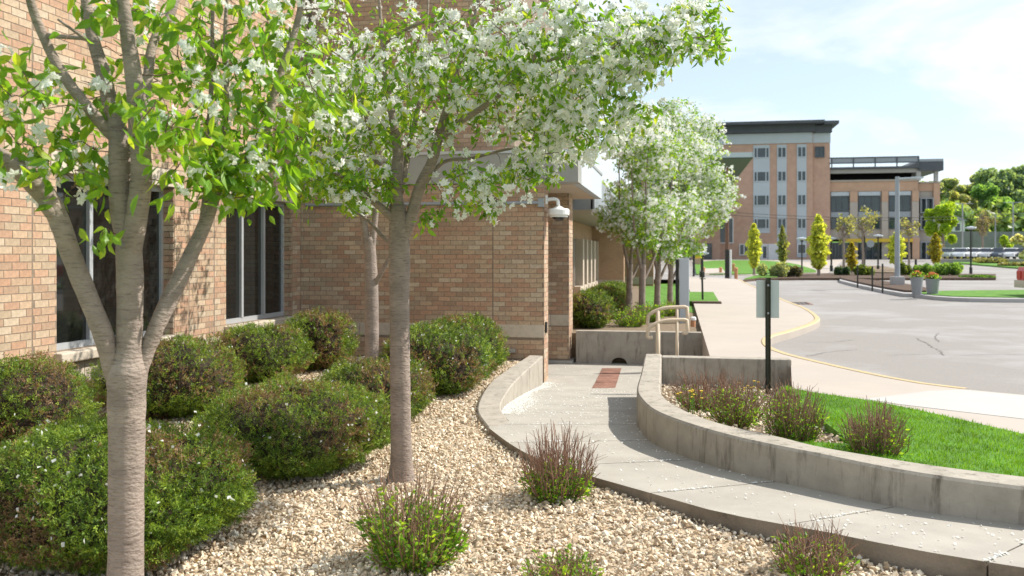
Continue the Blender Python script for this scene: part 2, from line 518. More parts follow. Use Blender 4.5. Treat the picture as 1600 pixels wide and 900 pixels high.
def ribbon_wall(name, A, B, ztop, zbotA, zbotB, m, parent=None, bev=.018):
    """solid wall whose plan lies between curves A (outer lip) and B (back)"""
    b = MB(); n = len(A); vs = []; fs = []
    for i in range(n):
        a = np.array(A[i][:2]); c = np.array(B[i][:2]); d = (c - a) / max(np.linalg.norm(c - a), 1e-6)
        za = zbotA(a) if callable(zbotA) else zbotA
        zb = zbotB(c) if callable(zbotB) else zbotB
        zt = ztop(a) if callable(ztop) else ztop
        e = a + d * bev; g = c - d * bev
        vs += [(a[0], a[1], za), (a[0], a[1], zt - bev), (e[0], e[1], zt), (g[0], g[1], zt), (c[0], c[1], zt - bev), (c[0], c[1], zb)]
    for i in range(n - 1):
        for k in range(5):
            fs.append((i * 6 + k, (i + 1) * 6 + k, (i + 1) * 6 + k + 1, i * 6 + k + 1))
    fs.append((0, 1, 2, 3, 4, 5)); q = (n - 1) * 6
    fs.append((q + 5, q + 4, q + 3, q + 2, q + 1, q))
    b.add(vs, fs)
    bm = bmesh.new()
    o = b.build(name, m, parent)
    bm.from_mesh(o.data); bmesh.ops.recalc_face_normals(bm, faces=bm.faces); bm.to_mesh(o.data); bm.free()
    return o

pw = ribbon_wall("planter_wall", LIP, BACK, ZT, lambda a: zw(a[1]) - .25, -.4, M['wallcon'])
tag(pw, "long curved concrete planter wall with stained face beside the walkway", "wall")
# cross wall at the planter's far end
WY0 = W(1035, 556, 12.05).y
x1 = W(1228, 556, 12.25).x
b = MB(); b.bbox(float(BACK[0][0]) + .004, x1, WY0 - .12, WY0 + .12, -.4, ZT - .003, .015)
tag(b.build("end_wall", M['wallcon']), "straight concrete wall closing the far end of the shrub planter", "wall")

# left curb wall: top falls from the pier to the walkway
lw_out = [(827, 555), (781, 585), (760, 605), (748, 628), (747, 645), (763, 668)]
lw_in = [(848, 556), (808, 593), (788, 620), (782, 636), (788, 648), (799, 661)]
zl = [.07, .06, .05, .035, .025, .02]
LWO = smooth_curve([G(p[0], p[1], z) for p, z in zip(lw_out, zl)], 24)
LWI = smooth_curve([G(p[0], p[1], z) for p, z in zip(lw_in, zl)], 24)
ext0 = np.array([LWO[0] + (0, .55, 0)]); ext1 = np.array([LWI[0] + (.02, .55, 0)])
b = MB(); n = 24; vs = []; fs = []
for i in range(n):
    o_, i_ = LWO[i], LWI[i]
    vs += [(o_[0], o_[1], -.3), (o_[0], o_[1], o_[2] - .012), (o_[0] * .95 + i_[0] * .05, o_[1] * .95 + i_[1] * .05, o_[2]), (i_[0] * .95 + o_[0] * .05, i_[1] * .95 + o_[1] * .05, i_[2]), (i_[0], i_[1], i_[2] - .012), (i_[0], i_[1], zw(i_[1]) - .3)]
for i in range(n - 1):
    for k in range(5):
        fs.append((i * 6 + k, (i + 1) * 6 + k, (i + 1) * 6 + k + 1, i * 6 + k + 1))
fs.append((0, 1, 2, 3, 4, 5)); q = (n - 1) * 6; fs.append((q + 5, q + 4, q + 3, q + 2, q + 1, q))
b.add(vs, fs)
o = b.build("curb_wall", M['wallcon'])
bm = bmesh.new(); bm.from_mesh(o.data); bmesh.ops.recalc_face_normals(bm, faces=bm.faces); bm.to_mesh(o.data); bm.free()
tag(o, "curving concrete curb wall between gravel bed and sunken walkway", "wall")

# walkway slabs
walk = bpy.data.objects.new("walkway", None); COL.objects.link(walk); walk["kind"] = 'structure'
def lx(Y):   # left edge at Y on the ramp
    p = LWI[np.argsort(LWI[:, 1])]
    return float(np.interp(Y, p[:, 1], p[:, 0]))
def rx(Y):
    q = LIP[:14]; q = q[np.argsort(q[:, 1])]
    return float(np.interp(Y, q[:, 1], q[:, 0]))
slabs = []
YL = float(LWI[-1][1])
cuts = [17.35, 15.4, 13.3, 12.0, 10.75]
for a, c in zip(cuts[:-1], cuts[1:]):
    ys = np.linspace(a, c, 6)
    Lp = [(lx(y) if y < 14.6 else -2.75, y) for y in ys]
    Rp = [(rx(y) + .05 if y < 12.2 else -.36, y) for y in ys]
    slabs.append((Lp, Rp))
# from the last straight cut the slabs fan round the bend
nf = 33
LA = [(lx(y), y) for y in np.linspace(10.75, YL, 6)] + [(p[0], p[1]) for p in LFRONT]
RA = [(p[0], p[1]) for p in LIP if p[1] < 10.75]
RA = [(rx(10.75) + .05, 10.75)] + RA
LA = resample([(*p, 0) for p in LA], nf)[:, :2]
RA = resample([(*p, 0) for p in RA], nf)[:, :2]
for s in range(0, nf - 1, 4):
    slabs.append(([tuple(p) for p in LA[s:s + 5]], [tuple(p) for p in RA[s:s + 5]]))
joints = []
for Lp, Rp in slabs:
    g = .005
    def shr(P):
        P = [np.array(p) for p in P]
        d0 = P[1] - P[0]; d1 = P[-2] - P[-1]
        P[0] = P[0] + d0 / np.linalg.norm(d0) * g; P[-1] = P[-1] + d1 / np.linalg.norm(d1) * g
        return P
    Lp, Rp = shr(Lp), shr(Rp)
    joints.append((Lp[-1], Rp[-1]))
    b = MB(); vs = []; fs = []; n = len(Lp); k = 5
    for i in range(n):
        for j in range(k):
            t = j / (k - 1)
            p = Lp[i] * (1 - t) + Rp[i] * t
            vs.append((p[0], p[1], zw(p[1])))
    for i in range(n - 1):
        for j in range(k - 1):
            fs.append((i * k + j, (i + 1) * k + j, (i + 1) * k + j + 1, i * k + j + 1))
    base = len(vs)
    rim = [i * k for i in range(n)] + [(n - 1) * k + j for j in range(1, k)] + [i * k + k - 1 for i in range(n - 2, -1, -1)] + [j for j in range(k - 2, 0, -1)]
    for q in rim: vs.append((vs[q][0], vs[q][1], vs[q][2] - .3))
    for i in range(len(rim)):
        j = (i + 1) % len(rim)
        fs.append((rim[i], base + i, base + j, rim[j]))
    b.add(vs, fs)
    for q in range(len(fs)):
        if q >= (n - 1) * (k - 1): b.m[q] = 1  # side faces get the darker concrete that has their shade in its colour
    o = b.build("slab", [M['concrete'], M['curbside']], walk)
    bm = bmesh.new(); bm.from_mesh(o.data); bmesh.ops.recalc_face_normals(bm, faces=bm.faces)
    if bm.faces[:] and sum(f.normal.z for f in bm.faces) < 0: bmesh.ops.reverse_faces(bm, faces=bm.faces)
    bm.to_mesh(o.data); bm.free()

# steps up to the sidewalk between the end wall and the back wall
st = MB()
for i in range(2):
    st.box(-.1 + .28 * i, .43, WY0 + .125, 17.1, -.6, -.38 + .08 * (i + 1))
tag(st.build("steps", M['concrete']), kind='structure')

# back wall (holds up the far planter) with its drain opening
B3 = W(900, 517, 17.2); B3r = W(1097, 517, 17.2)
ty = B3.y; b = MB()
hx0, hx1 = XatY(955, ty), XatY(980, ty)
zt3 = .24
x0, xr = B3.x, B3r.x
arch = [((hx0 + hx1) / 2 + math.cos(a) * (hx1 - hx0) / 2, -.385 + math.sin(a) * .13) for a in np.linspace(math.pi, 0, 9)]
front = [(x0, -.6), (x0, zt3), (xr, zt3), (xr, -.6), (hx1, -.6)] + [(p[0], p[1]) for p in reversed(arch)] + [(hx0, -.6)]
tri = tessellate_polygon([[Vector((p[0], p[1], 0)) for p in front]])
vs = [(p[0], ty, p[1]) for p in front] + [(p[0], ty + .22, p[1]) for p in front]
nn = len(front); fs = [tuple(t) for t in tri] + [tuple(nn + i for i in reversed(t)) for t in tri] + [(i, nn + i, nn + (i + 1) % nn, (i + 1) % nn) for i in range(nn)]
b.add(vs, fs)
o = b.build("back_wall", M['wallcon'])
bm = bmesh.new(); bm.from_mesh(o.data); bmesh.ops.recalc_face_normals(bm, faces=bm.faces); bm.to_mesh(o.data); bm.free()
tag(o, "low concrete wall with a small arched drain opening behind the landing", "wall")

# far planter soil behind the back wall, gravel bed base, planter bed
b = MB(); b.prism([(-3.75, 17.44), (.44, 17.44), (.44, 44), (-2.4, 44), (-2.4, 39), (-3.75, 39)], -.5, .17)
tag(b.build("far_bed", M['soil']), kind='structure')
b = MB(); b.prism([(-1.1, 27), (.42, 24), (.42, 43.9), (-1.9, 43.9)], .1, .178)
tag(b.build("far_grass", M['turf']), kind='structure')
GB = [(-6.42, 2.2), (-6.42, 14.5), (float(LWO[0][0]), 14.5)] + [(float(p[0]), float(p[1])) for p in LWO] + [(float(p[0]), float(p[1])) for p in LFRONT[3:]] + [(7.4, .6), (3, .6)]
LFB = np.array([p[:2] for p in LFRONT])
b = MB(); b.sheet([(p[0] + (.03 if i > 2 else 0), p[1]) for i, p in enumerate(GB)], lambda x, y: -.045 + .05 * math.exp(-(float(np.min(np.hypot(LFB[:, 0] - x, LFB[:, 1] - y))) / .6) ** 2) * min(1, max(0, (8.2 - y) / 2)), step=.3)
tag(b.build("gravel_bed", M['grit']), kind='structure')

def zb(x, y):
    """planter bed height"""
    t = min(max((y - 7.2) / 4.0, 0), 1)
    return .25 - .25 * t * t * (3 - 2 * t)
lawn_px = [(1238, 609), (1270, 615), (1360, 628), (1420, 640), (1510, 660), (1600, 681), (1760, 716), (1960, 752)]
LAWN_EDGE = [G(x, y, .27) for x, y in lawn_px]
PB = [(float(p[0]), float(p[1])) for p in BACK] + [(p.x, p.y) for p in reversed(LAWN_EDGE)] + [(x1, WY0 - .1)]
b = MB()
gx = np.linspace(-.5, 6.5, 60); gy = np.linspace(3, 12.2, 70)
b.sheet([(p[0] - .04 if i < 60 else p[0], p[1]) for i, p in enumerate(PB)], lambda x, y: zb(x, y) - .04)
tag(b.build("planter_bed", M['soil']), kind='structure')
# lawn: a mounded sheet inside the bed
LW = [(p.x, p.y) for p in LAWN_EDGE] + [(float(p[0]), float(p[1])) for p in reversed(BACK[38:])] + [tuple(G(1335, 700, .25))[:2], tuple(G(1292, 672, .2))[:2], tuple(G(1210, 622, .08))[:2]]
LE = resample([tuple(p) for p in LAWN_EDGE], 120)[:, :2]
def zlawn(x, y):
    d = float(np.min(np.hypot(LE[:, 0] - x, LE[:, 1] - y)))
    z = zb(x, y) + .03
    return z + (.285 - z) * math.exp(-(d / .55) ** 2)
b = MB(); b.sheet(LW, zlawn)
tag(b.build("lawn", M['turf']), kind='structure')

# sidewalk with painted curb
ZS = .26
yl_px = [(1504, 608), (1420, 597), (1330, 579), (1240, 558), (1204, 547), (1189, 536), (1195, 525), (1225, 517), (1264, 504), (1271, 495), (1252, 481), (1219, 468), (1190, 454), (1165, 443), (1152, 436)]
YLN = smooth_curve([G(x, y, ZS) for x, y in yl_px], 90)
farL = W(1064.5, 436, YLN[-1][1] / CS); 
edge = [(p.x, p.y) for p in LAWN_EDGE]
apr = [G(1345, 624, ZS), G(1450, 610, ZS), G(1504, 608, ZS)]
SW = [(.44, WY0 + .13), (x1 + .02, WY0 + .13)] + [(edge[0][0], edge[0][1])] + edge[1:] + [tuple(G(1960, 650, ZS))[:2], tuple(G(1600, 617, ZS))[:2]] + [(float(p[0]), float(p[1])) for p in YLN] + [(.46, float(YLN[-1][1]) + 6), (.44, 17.45)]
b = MB(); b.prism(SW, -.5, ZS)
tag(b.build("sidewalk", M['sidewalk']), kind='structure')
AP = [G(x, y, ZS) for x, y in [(1352, 624), (1450, 611.5), (1504, 609.5), (1600, 618.5), (1955, 652), (1955, 690), (1600, 655), (1480, 641), (1405, 632)]]
b = MB(); b.prism([(p.x, p.y) for p in AP], ZS - .01, ZS + .004)
tag(b.build("apron", M['apron']), kind='structure')
def offset_curve(C, d):
    C = np.array(C)[:, :2]; t = np.gradient(C, axis=0); t /= np.linalg.norm(t, axis=1)[:, None]
    return C + np.stack([t[:, 1], -t[:, 0]], axis=1) * d
OC = offset_curve(YLN, .13)
cc = ribbon_wall("curb", OC, YLN + np.array([0, 0, 0]), ZS + .004, -.2, -.2, M['yellow'], bev=.02)
cc.data.materials.append(M['sidewalk'])
for f_ in cc.data.polygons:
    if abs(f_.normal.z) < .35: f_.material_index = 1
tag(cc, kind='structure')

# ------------------------------------------------------------------ brick building
bld = thing("brick_building", "long tan brick building with recessed windows and flat grey canopy along the gravel bed", "building", (-6.36, 11, 0))
XA = -6.36
YB = 14.43
XB1 = -2.15
CL, CH = .207, .0775
def fill_course(z0, intervals, off):
    o = []
    for a, c in intervals:
        k = math.floor((a - off) / CL)
        while off + k * CL < c:
            u0 = max(a, off + k * CL); u1 = min(c, off + (k + 1) * CL)
            if u1 - u0 > .03: o.append((u0 + .0038, u1 - .0038, z0))
            k += 1
    return o
def brick_field(u0, u1, z0, z1, holes=(), cuts=()):
    """bricks of a running bond on [u0,u1]x[z0,z1] around rectangular holes"""
    res = []; i = 0; z = z0
    while z + CH * .6 < z1:
        iv = [(u0, u1)]
        for (a, c, h0, h1) in holes:
            if z + CH * .5 > h0 and z + CH * .5 < h1:
                nv = []
                for p, q in iv:
                    if c <= p or a >= q: nv.append((p, q)); continue
                    if a > p: nv.append((p, a))
                    if c < q: nv.append((c, q))
                iv = nv
        for cu in cuts:
            nv = []
            for p, q in iv:
                if p < cu < q: nv += [(p, cu - .006), (cu + .006, q)]
                else: nv.append((p, q))
            iv = nv
        res += fill_course(z, iv, (i % 2) * CL / 2 + rng.uniform(-.012, .012))
        i += 1; z += CH
    return res
# brick template: front face at +y out of the wall, x along, z up, unit length/height
BT_v = np.array([(-.5, 0, -.5), (.5, 0, -.5), (.5, 0, .5), (-.5, 0, .5), (-.5, 1, -.5), (.5, 1, -.5), (.5, 1, .5), (-.5, 1, .5)], float)
def brick_verts(lu, lz, dep=.014, ch=.0012):
    v = BT_v.copy()
    v[:, 0] *= lu; v[:, 2] *= lz
    f = v[4:]; f[:, 0] -= np.sign(f[:, 0]) * ch; f[:, 2] -= np.sign(f[:, 2]) * ch
    v[4:] = f; v[:, 1] *= dep
    return v
BT_f = np.array([(4, 7, 6, 5), (0, 4, 5, 1), (1, 5, 6, 2), (2, 6, 7, 3), (3, 7, 4, 0)])
tone_meshes = {}
def tone_brick(ci, full=True):
    key = ci
    if key not in tone_meshes:
        b = MB(); b.add(brick_verts(CL - .0076, CH - .0075), [tuple(f) for f in BT_f], 0, BRICKS[ci])
        tone_meshes[key] = b.mesh("brick", M['brick'], tone=True)
    return tone_meshes[key]
def lay_bricks(fields, parent, limit, wallname):
    """fields: list of (brick list, origin fn(u,z)->xyz, angle). nearest 'limit' in frame as objects, the rest joined"""
    allb = []
    for lst, fn, ang in fields:
        for (a, c, z) in lst:
            p = fn((a + c) / 2, z + CH / 2)
            x, y, Z = pix(p)
            vis = Z > 1 and -20 < x < 1620 and -20 < y < 920
            allb.append((0 if vis else 1, Z, a, c, z, p, ang, len(allb)))
    allb.sort(key=lambda t: (t[0], t[1]))
    vv = []; tt = []
    for i, (nv, Z, a, c, z, p, ang, _) in enumerate(allb):
        ci = int(rng.integers(len(BRICKS)))
        if i < limit and nv == 0:
            o = bpy.data.objects.new("brick", tone_brick(ci))
            COL.objects.link(o); o.parent = parent
            o.location = (p[0], p[1], p[2]); o.rotation_euler = (0, 0, ang)
            o.scale = ((c - a) / (CL - .0076), 1 + rng.uniform(-.05, .05), 1)
        else:
            v = brick_verts(c - a, CH - .0075, .014 * (1 + rng.uniform(-.05, .05)))
            ca, sa = math.cos(ang), math.sin(ang)
            v = np.stack([v[:, 0] * ca - v[:, 1] * sa + p[0], v[:, 0] * sa + v[:, 1] * ca + p[1], v[:, 2] + p[2]], axis=1)
            vv.append(v)
            col = np.array(BRICKS[ci]) * rng.uniform(.88, 1.12)
            tt.append(np.tile(col, (8, 1)))
    if vv:
        n = len(vv)
        F = (BT_f[None] + (np.arange(n) * 8)[:, None, None]).reshape(-1, 4)
        o = bpy.data.objects.new(wallname, np_mesh(wallname, np.concatenate(vv), F, M['brick'], np.concatenate(tt)))
        COL.objects.link(o); o.parent = parent; o["kind"] = "stuff"
def wall_part(name, b, m=None):
    o = b.build(name, m or M['mortar'])
    o.parent = bld; o.matrix_parent_inverse = Matrix.Translation(bld.location).inverted()
    return o

wins = [(8.30, 10.51), (11.85, 14.09)]
ZS0, ZW1, ZLN = .68, 2.56, 2.78
HB = 6.9
# long wall core
b = MB()
xf, xb = XA - .0008, XA - .40
segs = [(3.4, 8.30), (10.51, 11.85), (14.09, YB + .3)]
for a, c in segs: b.box(xb, xf, a, c, -.4, HB)
for a, c in wins:
    b.box(xb, xf, a, c, -.4, .345); b.box(xb, xf - .05, a, c, .345, ZS0); b.box(xb, xf, a, c, ZLN, HB)
wA = wall_part("wall", b)
jA = [7.94, 10.86, 11.52]
holesA = [(a, c, .33, ZLN) for a, c in wins] + [(3, 15, .345, .56)]
fA = brick_field(3.4, YB - .004, 0, HB, holesA, jA)
sideA = [(fA, lambda u, z: (XA - .012, u, z), -math.pi / 2)]
# window reveals
for a, c in wins:
    r = brick_field(XA - .155, XA - .002, ZS0, ZW1)
    sideA.append((r, (lambda yy: (lambda u, z: (u, yy - .012 + .0, z)))(c + .012), math.pi))
b2 = MB()
lay_bricks(sideA, wA, 300, "brickwork")
jb = MB()
for y in jA: jb.box(XA - .02, XA - .006, y - .006, y + .006, 0, HB)
wall_part("expansion_joint", jb, M['joint'])
def stone_run(u0, u1, z0, z1, fn, L0=.8, name="stone_block"):
    n = max(1, round((u1 - u0) / L0)); d = (u1 - u0) / n
    for i in range(n):
        b = MB(); fn(b, u0 + i * d + .004, u0 + (i + 1) * d - .004, z0 + .004, z1 - .004)
        wall_part(name, b, M['stone'])
for a, c in segs:
    stone_run(a, min(c, YB - .01), .345, .56, lambda b, p, q, z0, z1: b.bbox(XA - .03, XA + .006, p, q, z0, z1, .004))
for wi, (a, c) in enumerate(wins):
    stone_run(a, c, .30, .565, lambda b, p, q, z0, z1: b.bbox(XA - .07, XA + .004, p, q, z0, z1, .004), .42, "sill_block")
    b = MB(); b.bbox(XA - .2, XA + .10, a - .05, c + .05, .568, ZS0 - .004, .015); wall_part("window_sill", b, M['stone'])
    stone_run(a - .1, min(c + .1, YB - .02), ZW1, ZLN, lambda b, p, q, z0, z1: b.bbox(XA - .2, XA + .012, p, q, z0, z1, .006), 1.2, "lintel")
    # window: frame with three panes
    fx0, fx1 = XA - .20, XA - .145
    b = MB()
    ys = [a + .03, a + .03 + (c - a - .06) / 3, a + .03 + (c - a - .06) * 2 / 3, c - .03]
    b.box(fx0, fx1, a, c, ZS0, ZS0 + .07); b.box(fx0, fx1, a, c, ZW1 - .06, ZW1)
    b.box(fx0, fx1, a, a + .055, ZS0 + .07, ZW1 - .06); b.box(fx0, fx1, c - .055, c, ZS0 + .07, ZW1 - .06)
    for y in ys[1:3]: b.box(fx0, fx1 + .012, y - .03, y + .03, ZS0 + .07, ZW1 - .06)
    wo = wall_part("window", b, M['alu'])
    for k in range(3):
        g = MB(); g.box(fx0 + .01, fx0 + .022, ys[k] + .03, ys[k + 1] - .03, ZS0 + .07, ZW1 - .06)
        go = g.build("pane", M['glass']); go.parent = wo

# return wall facing the camera (below the canopy) and its end face
b = MB(); b.box(XA - .38, XB1 - .0008, YB + .0008, YB + .45, -.4, 2.86)
wB = wall_part("return_wall", b)
jBx = XatY(770, YB)
fB = brick_field(XA + .002, XB1, 0, 2.86, [(-9, 9, .345, .56)], [jBx])
fBe = brick_field(YB + .0, YB + .46, -.465, 2.86)
lay_bricks([(fB, lambda u, z: (u, YB + .012, z), math.pi), (fBe, lambda u, z: (XB1 - .012, u, z), -math.pi / 2)], wB, 300, "brickwork")
stone_run(XA + .01, XB1 - .001, .345, .56, lambda b, p, q, z0, z1: b.bbox(p, q, YB - .006, YB + .03, z0, z1, .004), .95)
jb = MB(); jb.box(jBx - .006, jBx + .006, YB + .005, YB + .02, 0, 2.86); wall_part("expansion_joint", jb, M['joint'])
b = MB(); b.bbox(XatY(806, YB) - .55, XatY(806, YB), YB - .08, YB + .0, .10, .16, .008); wall_part("vent_ledge", b, M['fascia'])

# upper storey set back above the canopy
b = MB(); b.box(XA - .38, -2.72, YB + .4508, 26, 3.2, HB)
wU = wall_part("upper_wall", b)
fU = brick_field(XA + .002, -2.71, 3.3, HB)
lay_bricks([(fU, lambda u, z: (u, YB + .462, z), math.pi)], wU, 0, "brickwork")
b = MB(); b.box(XA - .5, -2.6, YB + .35, 26.2, HB, HB + .18); wall_part("parapet", b, M['stone'])

# second pier beyond the entrance recess
P2Y = 16.97
b = MB(); b.box(-2.75, -2.0508, P2Y + .0008, P2Y + .6, -.5, 2.86); p2 = wall_part("pier", b)
f1 = brick_field(-2.75, -2.05, -.29, 2.86, [(-9, 9, .345, .56)])
f2 = brick_field(P2Y, P2Y + .61, -.29, 2.86)
lay_bricks([(f1, lambda u, z: (u, P2Y + .012, z), math.pi), (f2, lambda u, z: (-2.062, u, z), -math.pi / 2)], p2, 0, "brickwork")
stone_run(-2.75, -2.052, .345, .56, lambda b, p, q, z0, z1: b.bbox(p, q, P2Y - .004, P2Y + .03, z0, z1, .004), .45)
b = MB(); b.bbox(-2.80, -1.98, P2Y - .06, P2Y + .66, -.5, -.31, .012); wall_part("pier_base", b, M['fascia'])
# entrance recess: dark door wall
b = MB(); b.box(-3.6, -3.55, YB + .452, 19.2, -.5, 2.86); wall_part("recess_wall", b, M['farbrick'])
b = MB(); b.box(-3.548, -3.52, 15.3, 16.5, -.38, 1.9); wall_part("door", b, M['alu'])
g = MB(); g.box(-3.519, -3.512, 15.4, 15.87, -.2, 1.8); g.box(-3.519, -3.512, 15.93, 16.4, -.2, 1.8); wall_part("door_glass", g, M['glass'])

# canopy
b = MB()
cx0, cx1, cy0, cy1 = XA + .01, -1.59, YB - .03, 18.9
b.box(cx0, cx1, cy0, YB + .46, 2.875, 3.36); b.box(XA - .3, cx1 - .005, YB + .47, cy1, 2.90, 3.10)
cano = wall_part("canopy", b, M['fascia'])
b = MB(); b.box(cx1 - .12, cx1 + .002, YB + .462, cy1, 2.872, 3.36); b.box(XA, cx1 - .122, cy1 - .1, cy1, 2.872, 3.36); b.box(-2.7, cx1 - .122, YB + .462, cy1 - .1, 3.14, 3.33)
f = b.build("fascia", M['farpanel']); f.parent = cano
for i in range(4):
    y0 = YB + .47 + i * .98
    s_ = MB(); s_.box(XB1 - .9, cx1 - .13, y0 + .006, y0 + .974, 2.872, 2.895)
    so = s_.build("soffit_panel", M['soffit']); so.parent = cano
b = MB(); b.box(cx0, cx1 + .02, cy0 - .02, YB + .46, 3.362, 3.41); b.box(cx1 - .1, cx1 + .02, YB + .462, cy1 + .02, 3.362, 3.41)
o = b.build("coping", M['alu']); o.parent = cano
# conduit on the return wall
zc = zat(317, (-2.4, YB, 0))
b = MB(); b.tube([(XA + .1, YB - .028, zc), (XB1 - .02, YB - .028, zc)], .028, 8); b.box(XB1 - .09, XB1 + .0, YB - .06, YB - .003, zc - .07, zc + .07)
wall_part("conduit", b, M['greymetal'])
b = MB(); b.bbox(XB1 + .003, XB1 + .035, YB + .06, YB + .16, .42, .60, .006); wall_part("card_reader", b, M['darkmetal'])

# wing further along: slit windows, stepped front walls, low canopy
XW = -3.73
b = MB(); b.box(XW - .4, XW, 19.0, 39.4, -.4, 2.92)
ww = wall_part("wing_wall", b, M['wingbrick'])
for i, px_ in enumerate([897, 904, 911, 917, 923]):
    r = (px_ - 800) / FP
    y = (XW * (-r * SN - CS)) / (SN - r * CS)
    b = MB(); b.box(XW - .02, XW + .005, y - .42, y + .42, .5, 2.28); w_ = wall_part("slit_window", b, M['glass'])
    f = MB(); f.box(XW + .002, XW + .28, y + .46, y + .86, .56, 2.28)
    fo = wall_part("fin", f, M['soffit'])
    f = MB(); f.box(XW + .002, XW + .29, y - .5, y + .88, .2, .56); wall_part("stone_block", f, M['stone'])
    # jamb recess frames the glass
    f = MB(); f.box(XW + .002, XW + .08, y - .48, y - .42, .56, 2.28); wall_part("window_frame", f, M['alu'])
xd1 = XatY(975, 39.5)
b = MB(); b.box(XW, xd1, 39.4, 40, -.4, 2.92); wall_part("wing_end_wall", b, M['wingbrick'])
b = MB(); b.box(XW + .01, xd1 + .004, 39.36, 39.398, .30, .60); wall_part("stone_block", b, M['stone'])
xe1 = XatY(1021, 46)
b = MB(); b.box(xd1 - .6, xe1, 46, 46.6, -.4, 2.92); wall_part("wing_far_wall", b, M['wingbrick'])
b = MB(); b.box(xd1 - .5, xe1 + .004, 45.96, 45.998, .2, .58); wall_part("stone_block", b, M['stone'])
b = MB(); b.box(-9, -2.3, 24, 41, 2.93, 3.75); b.box(-9, xe1 + .4, 41.002, 47, 2.93, 3.75)
wall_part("wing_roof", b, M['fascia'])
b = MB(); b.box(-9, -2.25, 23.9, 23.998, 2.9, 3.8); b.box(-2.298, -2.2, 23.9, 41, 2.9, 3.8); wall_part("wing_fascia", b, M['greymetal'])
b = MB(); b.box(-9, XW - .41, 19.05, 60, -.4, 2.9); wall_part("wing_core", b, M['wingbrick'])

# security camera
cp = (XB1, YB + .16, zat(312, (XB1, YB + .16, 0)))
sc = thing("security_camera", "white dome security camera on a bent arm at the canopy corner", "camera", cp)
b = MB(); b.bbox(cp[0] + .002, cp[0] + .03, cp[1] - .06, cp[1] + .06, cp[2] - .075, cp[2] + .075, .008); b.build("mount_plate", M['white'], sc)
b = MB(); pth = [(cp[0] + .03, cp[1], cp[2]), (cp[0] + .13, cp[1], cp[2] + .01), (cp[0] + .19, cp[1], cp[2] - .005), (cp[0] + .215, cp[1], cp[2] - .05), (cp[0] + .218, cp[1], cp[2] - .13)]
b.tube(smooth_curve(pth, 14), .03, 10); b.build("arm", M['white'], sc, smooth=True)
hc = (cp[0] + .218, cp[1], cp[2] - .26)
b = MB(); b.lathe(hc, [(.17, 0), (.178, .01), (.178, .085), (.165, .105), (.09, .12), (.04, .15)], 24); b.build("housing", M['white'], sc, smooth=False)
b = MB(); b.lathe(hc, [(.02, -.095), (.07, -.085), (.105, -.05), (.118, -.004)], 20); b.build("dome", M['smoked'], sc, smooth=True)
b = MB(); b.lathe(hc, [(.125, -.03), (.15, -.03), (.15, -.002), (.125, -.002)], 20); b.build("collar", M['white'], sc)

# rusty plate on the landing
RP = [GW(x, y) for x, y in [(925, 607), (961, 607), (971, 575.5), (941, 575.5)]]
rp = thing("rusty_plate", "rust brown steel plates let into the walkway landing", "plate", tuple((RP[0] + RP[2]) / 2))
def lerp(a, b_, t): return a + (b_ - a) * t
for t0, t1 in ((0, .27), (.285, 1)):
    q = [lerp(RP[0], RP[3], t0), lerp(RP[1], RP[2], t0), lerp(RP[1], RP[2], t1), lerp(RP[0], RP[3], t1)]
    b = MB(); b.prism([(p.x, p.y) for p in q], lambda x, y: zw(y) - .02, lambda x, y: zw(y) + .006); b.build("plate", M['rust'], rp)

# handrails
def rail(Z, dy, label):
    base = W(1045, 550, Z)
    t = thing("handrail", label, "handrail", (base.x, base.y, -.2), "tan steel handrails by the steps")
    def P(x, y): return W(x, y + dy, Z)
    def R(pts, r, n=16): return smooth_curve([P(*p) for p in pts], n)
    r = .026 * Z / 13
    b = MB(); b.tube(R([(1020, 527), (1012, 527), (1011, 520), (1014, 512), (1026, 505), (1040, 501), (1056, 500), (1073, 500), (1075, 505), (1074, 519), (1066, 521)], r, 30), r, 8); b.build("top_rail", M['rail'], t, smooth=True)
    for x, top in ((1028, 505), (1058, 501)):
        p = P(x, top)
        b = MB(); b.tube([p, (p.x, p.y, -.3 if x < 1040 else -.1)], r * (1.25 if x < 1040 else .9), 8); b.build("post", M['rail'], t, smooth=True)
    return t
rail(12.9, 0, "tan steel handrail nearer the planter end wall by the steps")
rail(15.9, -20, "tan steel handrail on the far side of the steps by the back wall")

# sign seen from behind
sp = W(1200, 607, 10.9)
sg = thing("street_sign", "blank grey back of a sign on a dark green post by the lawn", "sign", (sp.x, sp.y, 0))
zt = zat(434, sp)
b = MB(); w_ = .032; b.add([(sp.x - w_, sp.y, 0), (sp.x - w_ * .5, sp.y + .03, 0), (sp.x + w_ * .5, sp.y + .03, 0), (sp.x + w_, sp.y, 0), (sp.x + w_, sp.y - .006, 0), (sp.x + w_ * .4, sp.y + .02, 0), (sp.x - w_ * .4, sp.y + .02, 0), (sp.x - w_, sp.y - .006, 0)] +
      [(sp.x - w_, sp.y, zt), (sp.x - w_ * .5, sp.y + .03, zt), (sp.x + w_ * .5, sp.y + .03, zt), (sp.x + w_, sp.y, zt), (sp.x + w_, sp.y - .006, zt), (sp.x + w_ * .4, sp.y + .02, zt), (sp.x - w_ * .4, sp.y + .02, zt), (sp.x - w_, sp.y - .006, zt)],
      [(i, (i + 1) % 8, 8 + (i + 1) % 8, 8 + i) for i in range(8)] + [(8, 9, 14, 15), (9, 10, 13, 14), (10, 11, 12, 13)])
b.build("post", M['postgreen'], sg)
z0, z1_ = zat(497, sp), zat(438, sp)
b = MB(); b.bbox(sp.x - .135, sp.x + .135, sp.y + .034, sp.y + .042, z0, z1_, .003); b.build("sign_panel", M['signback'], sg)
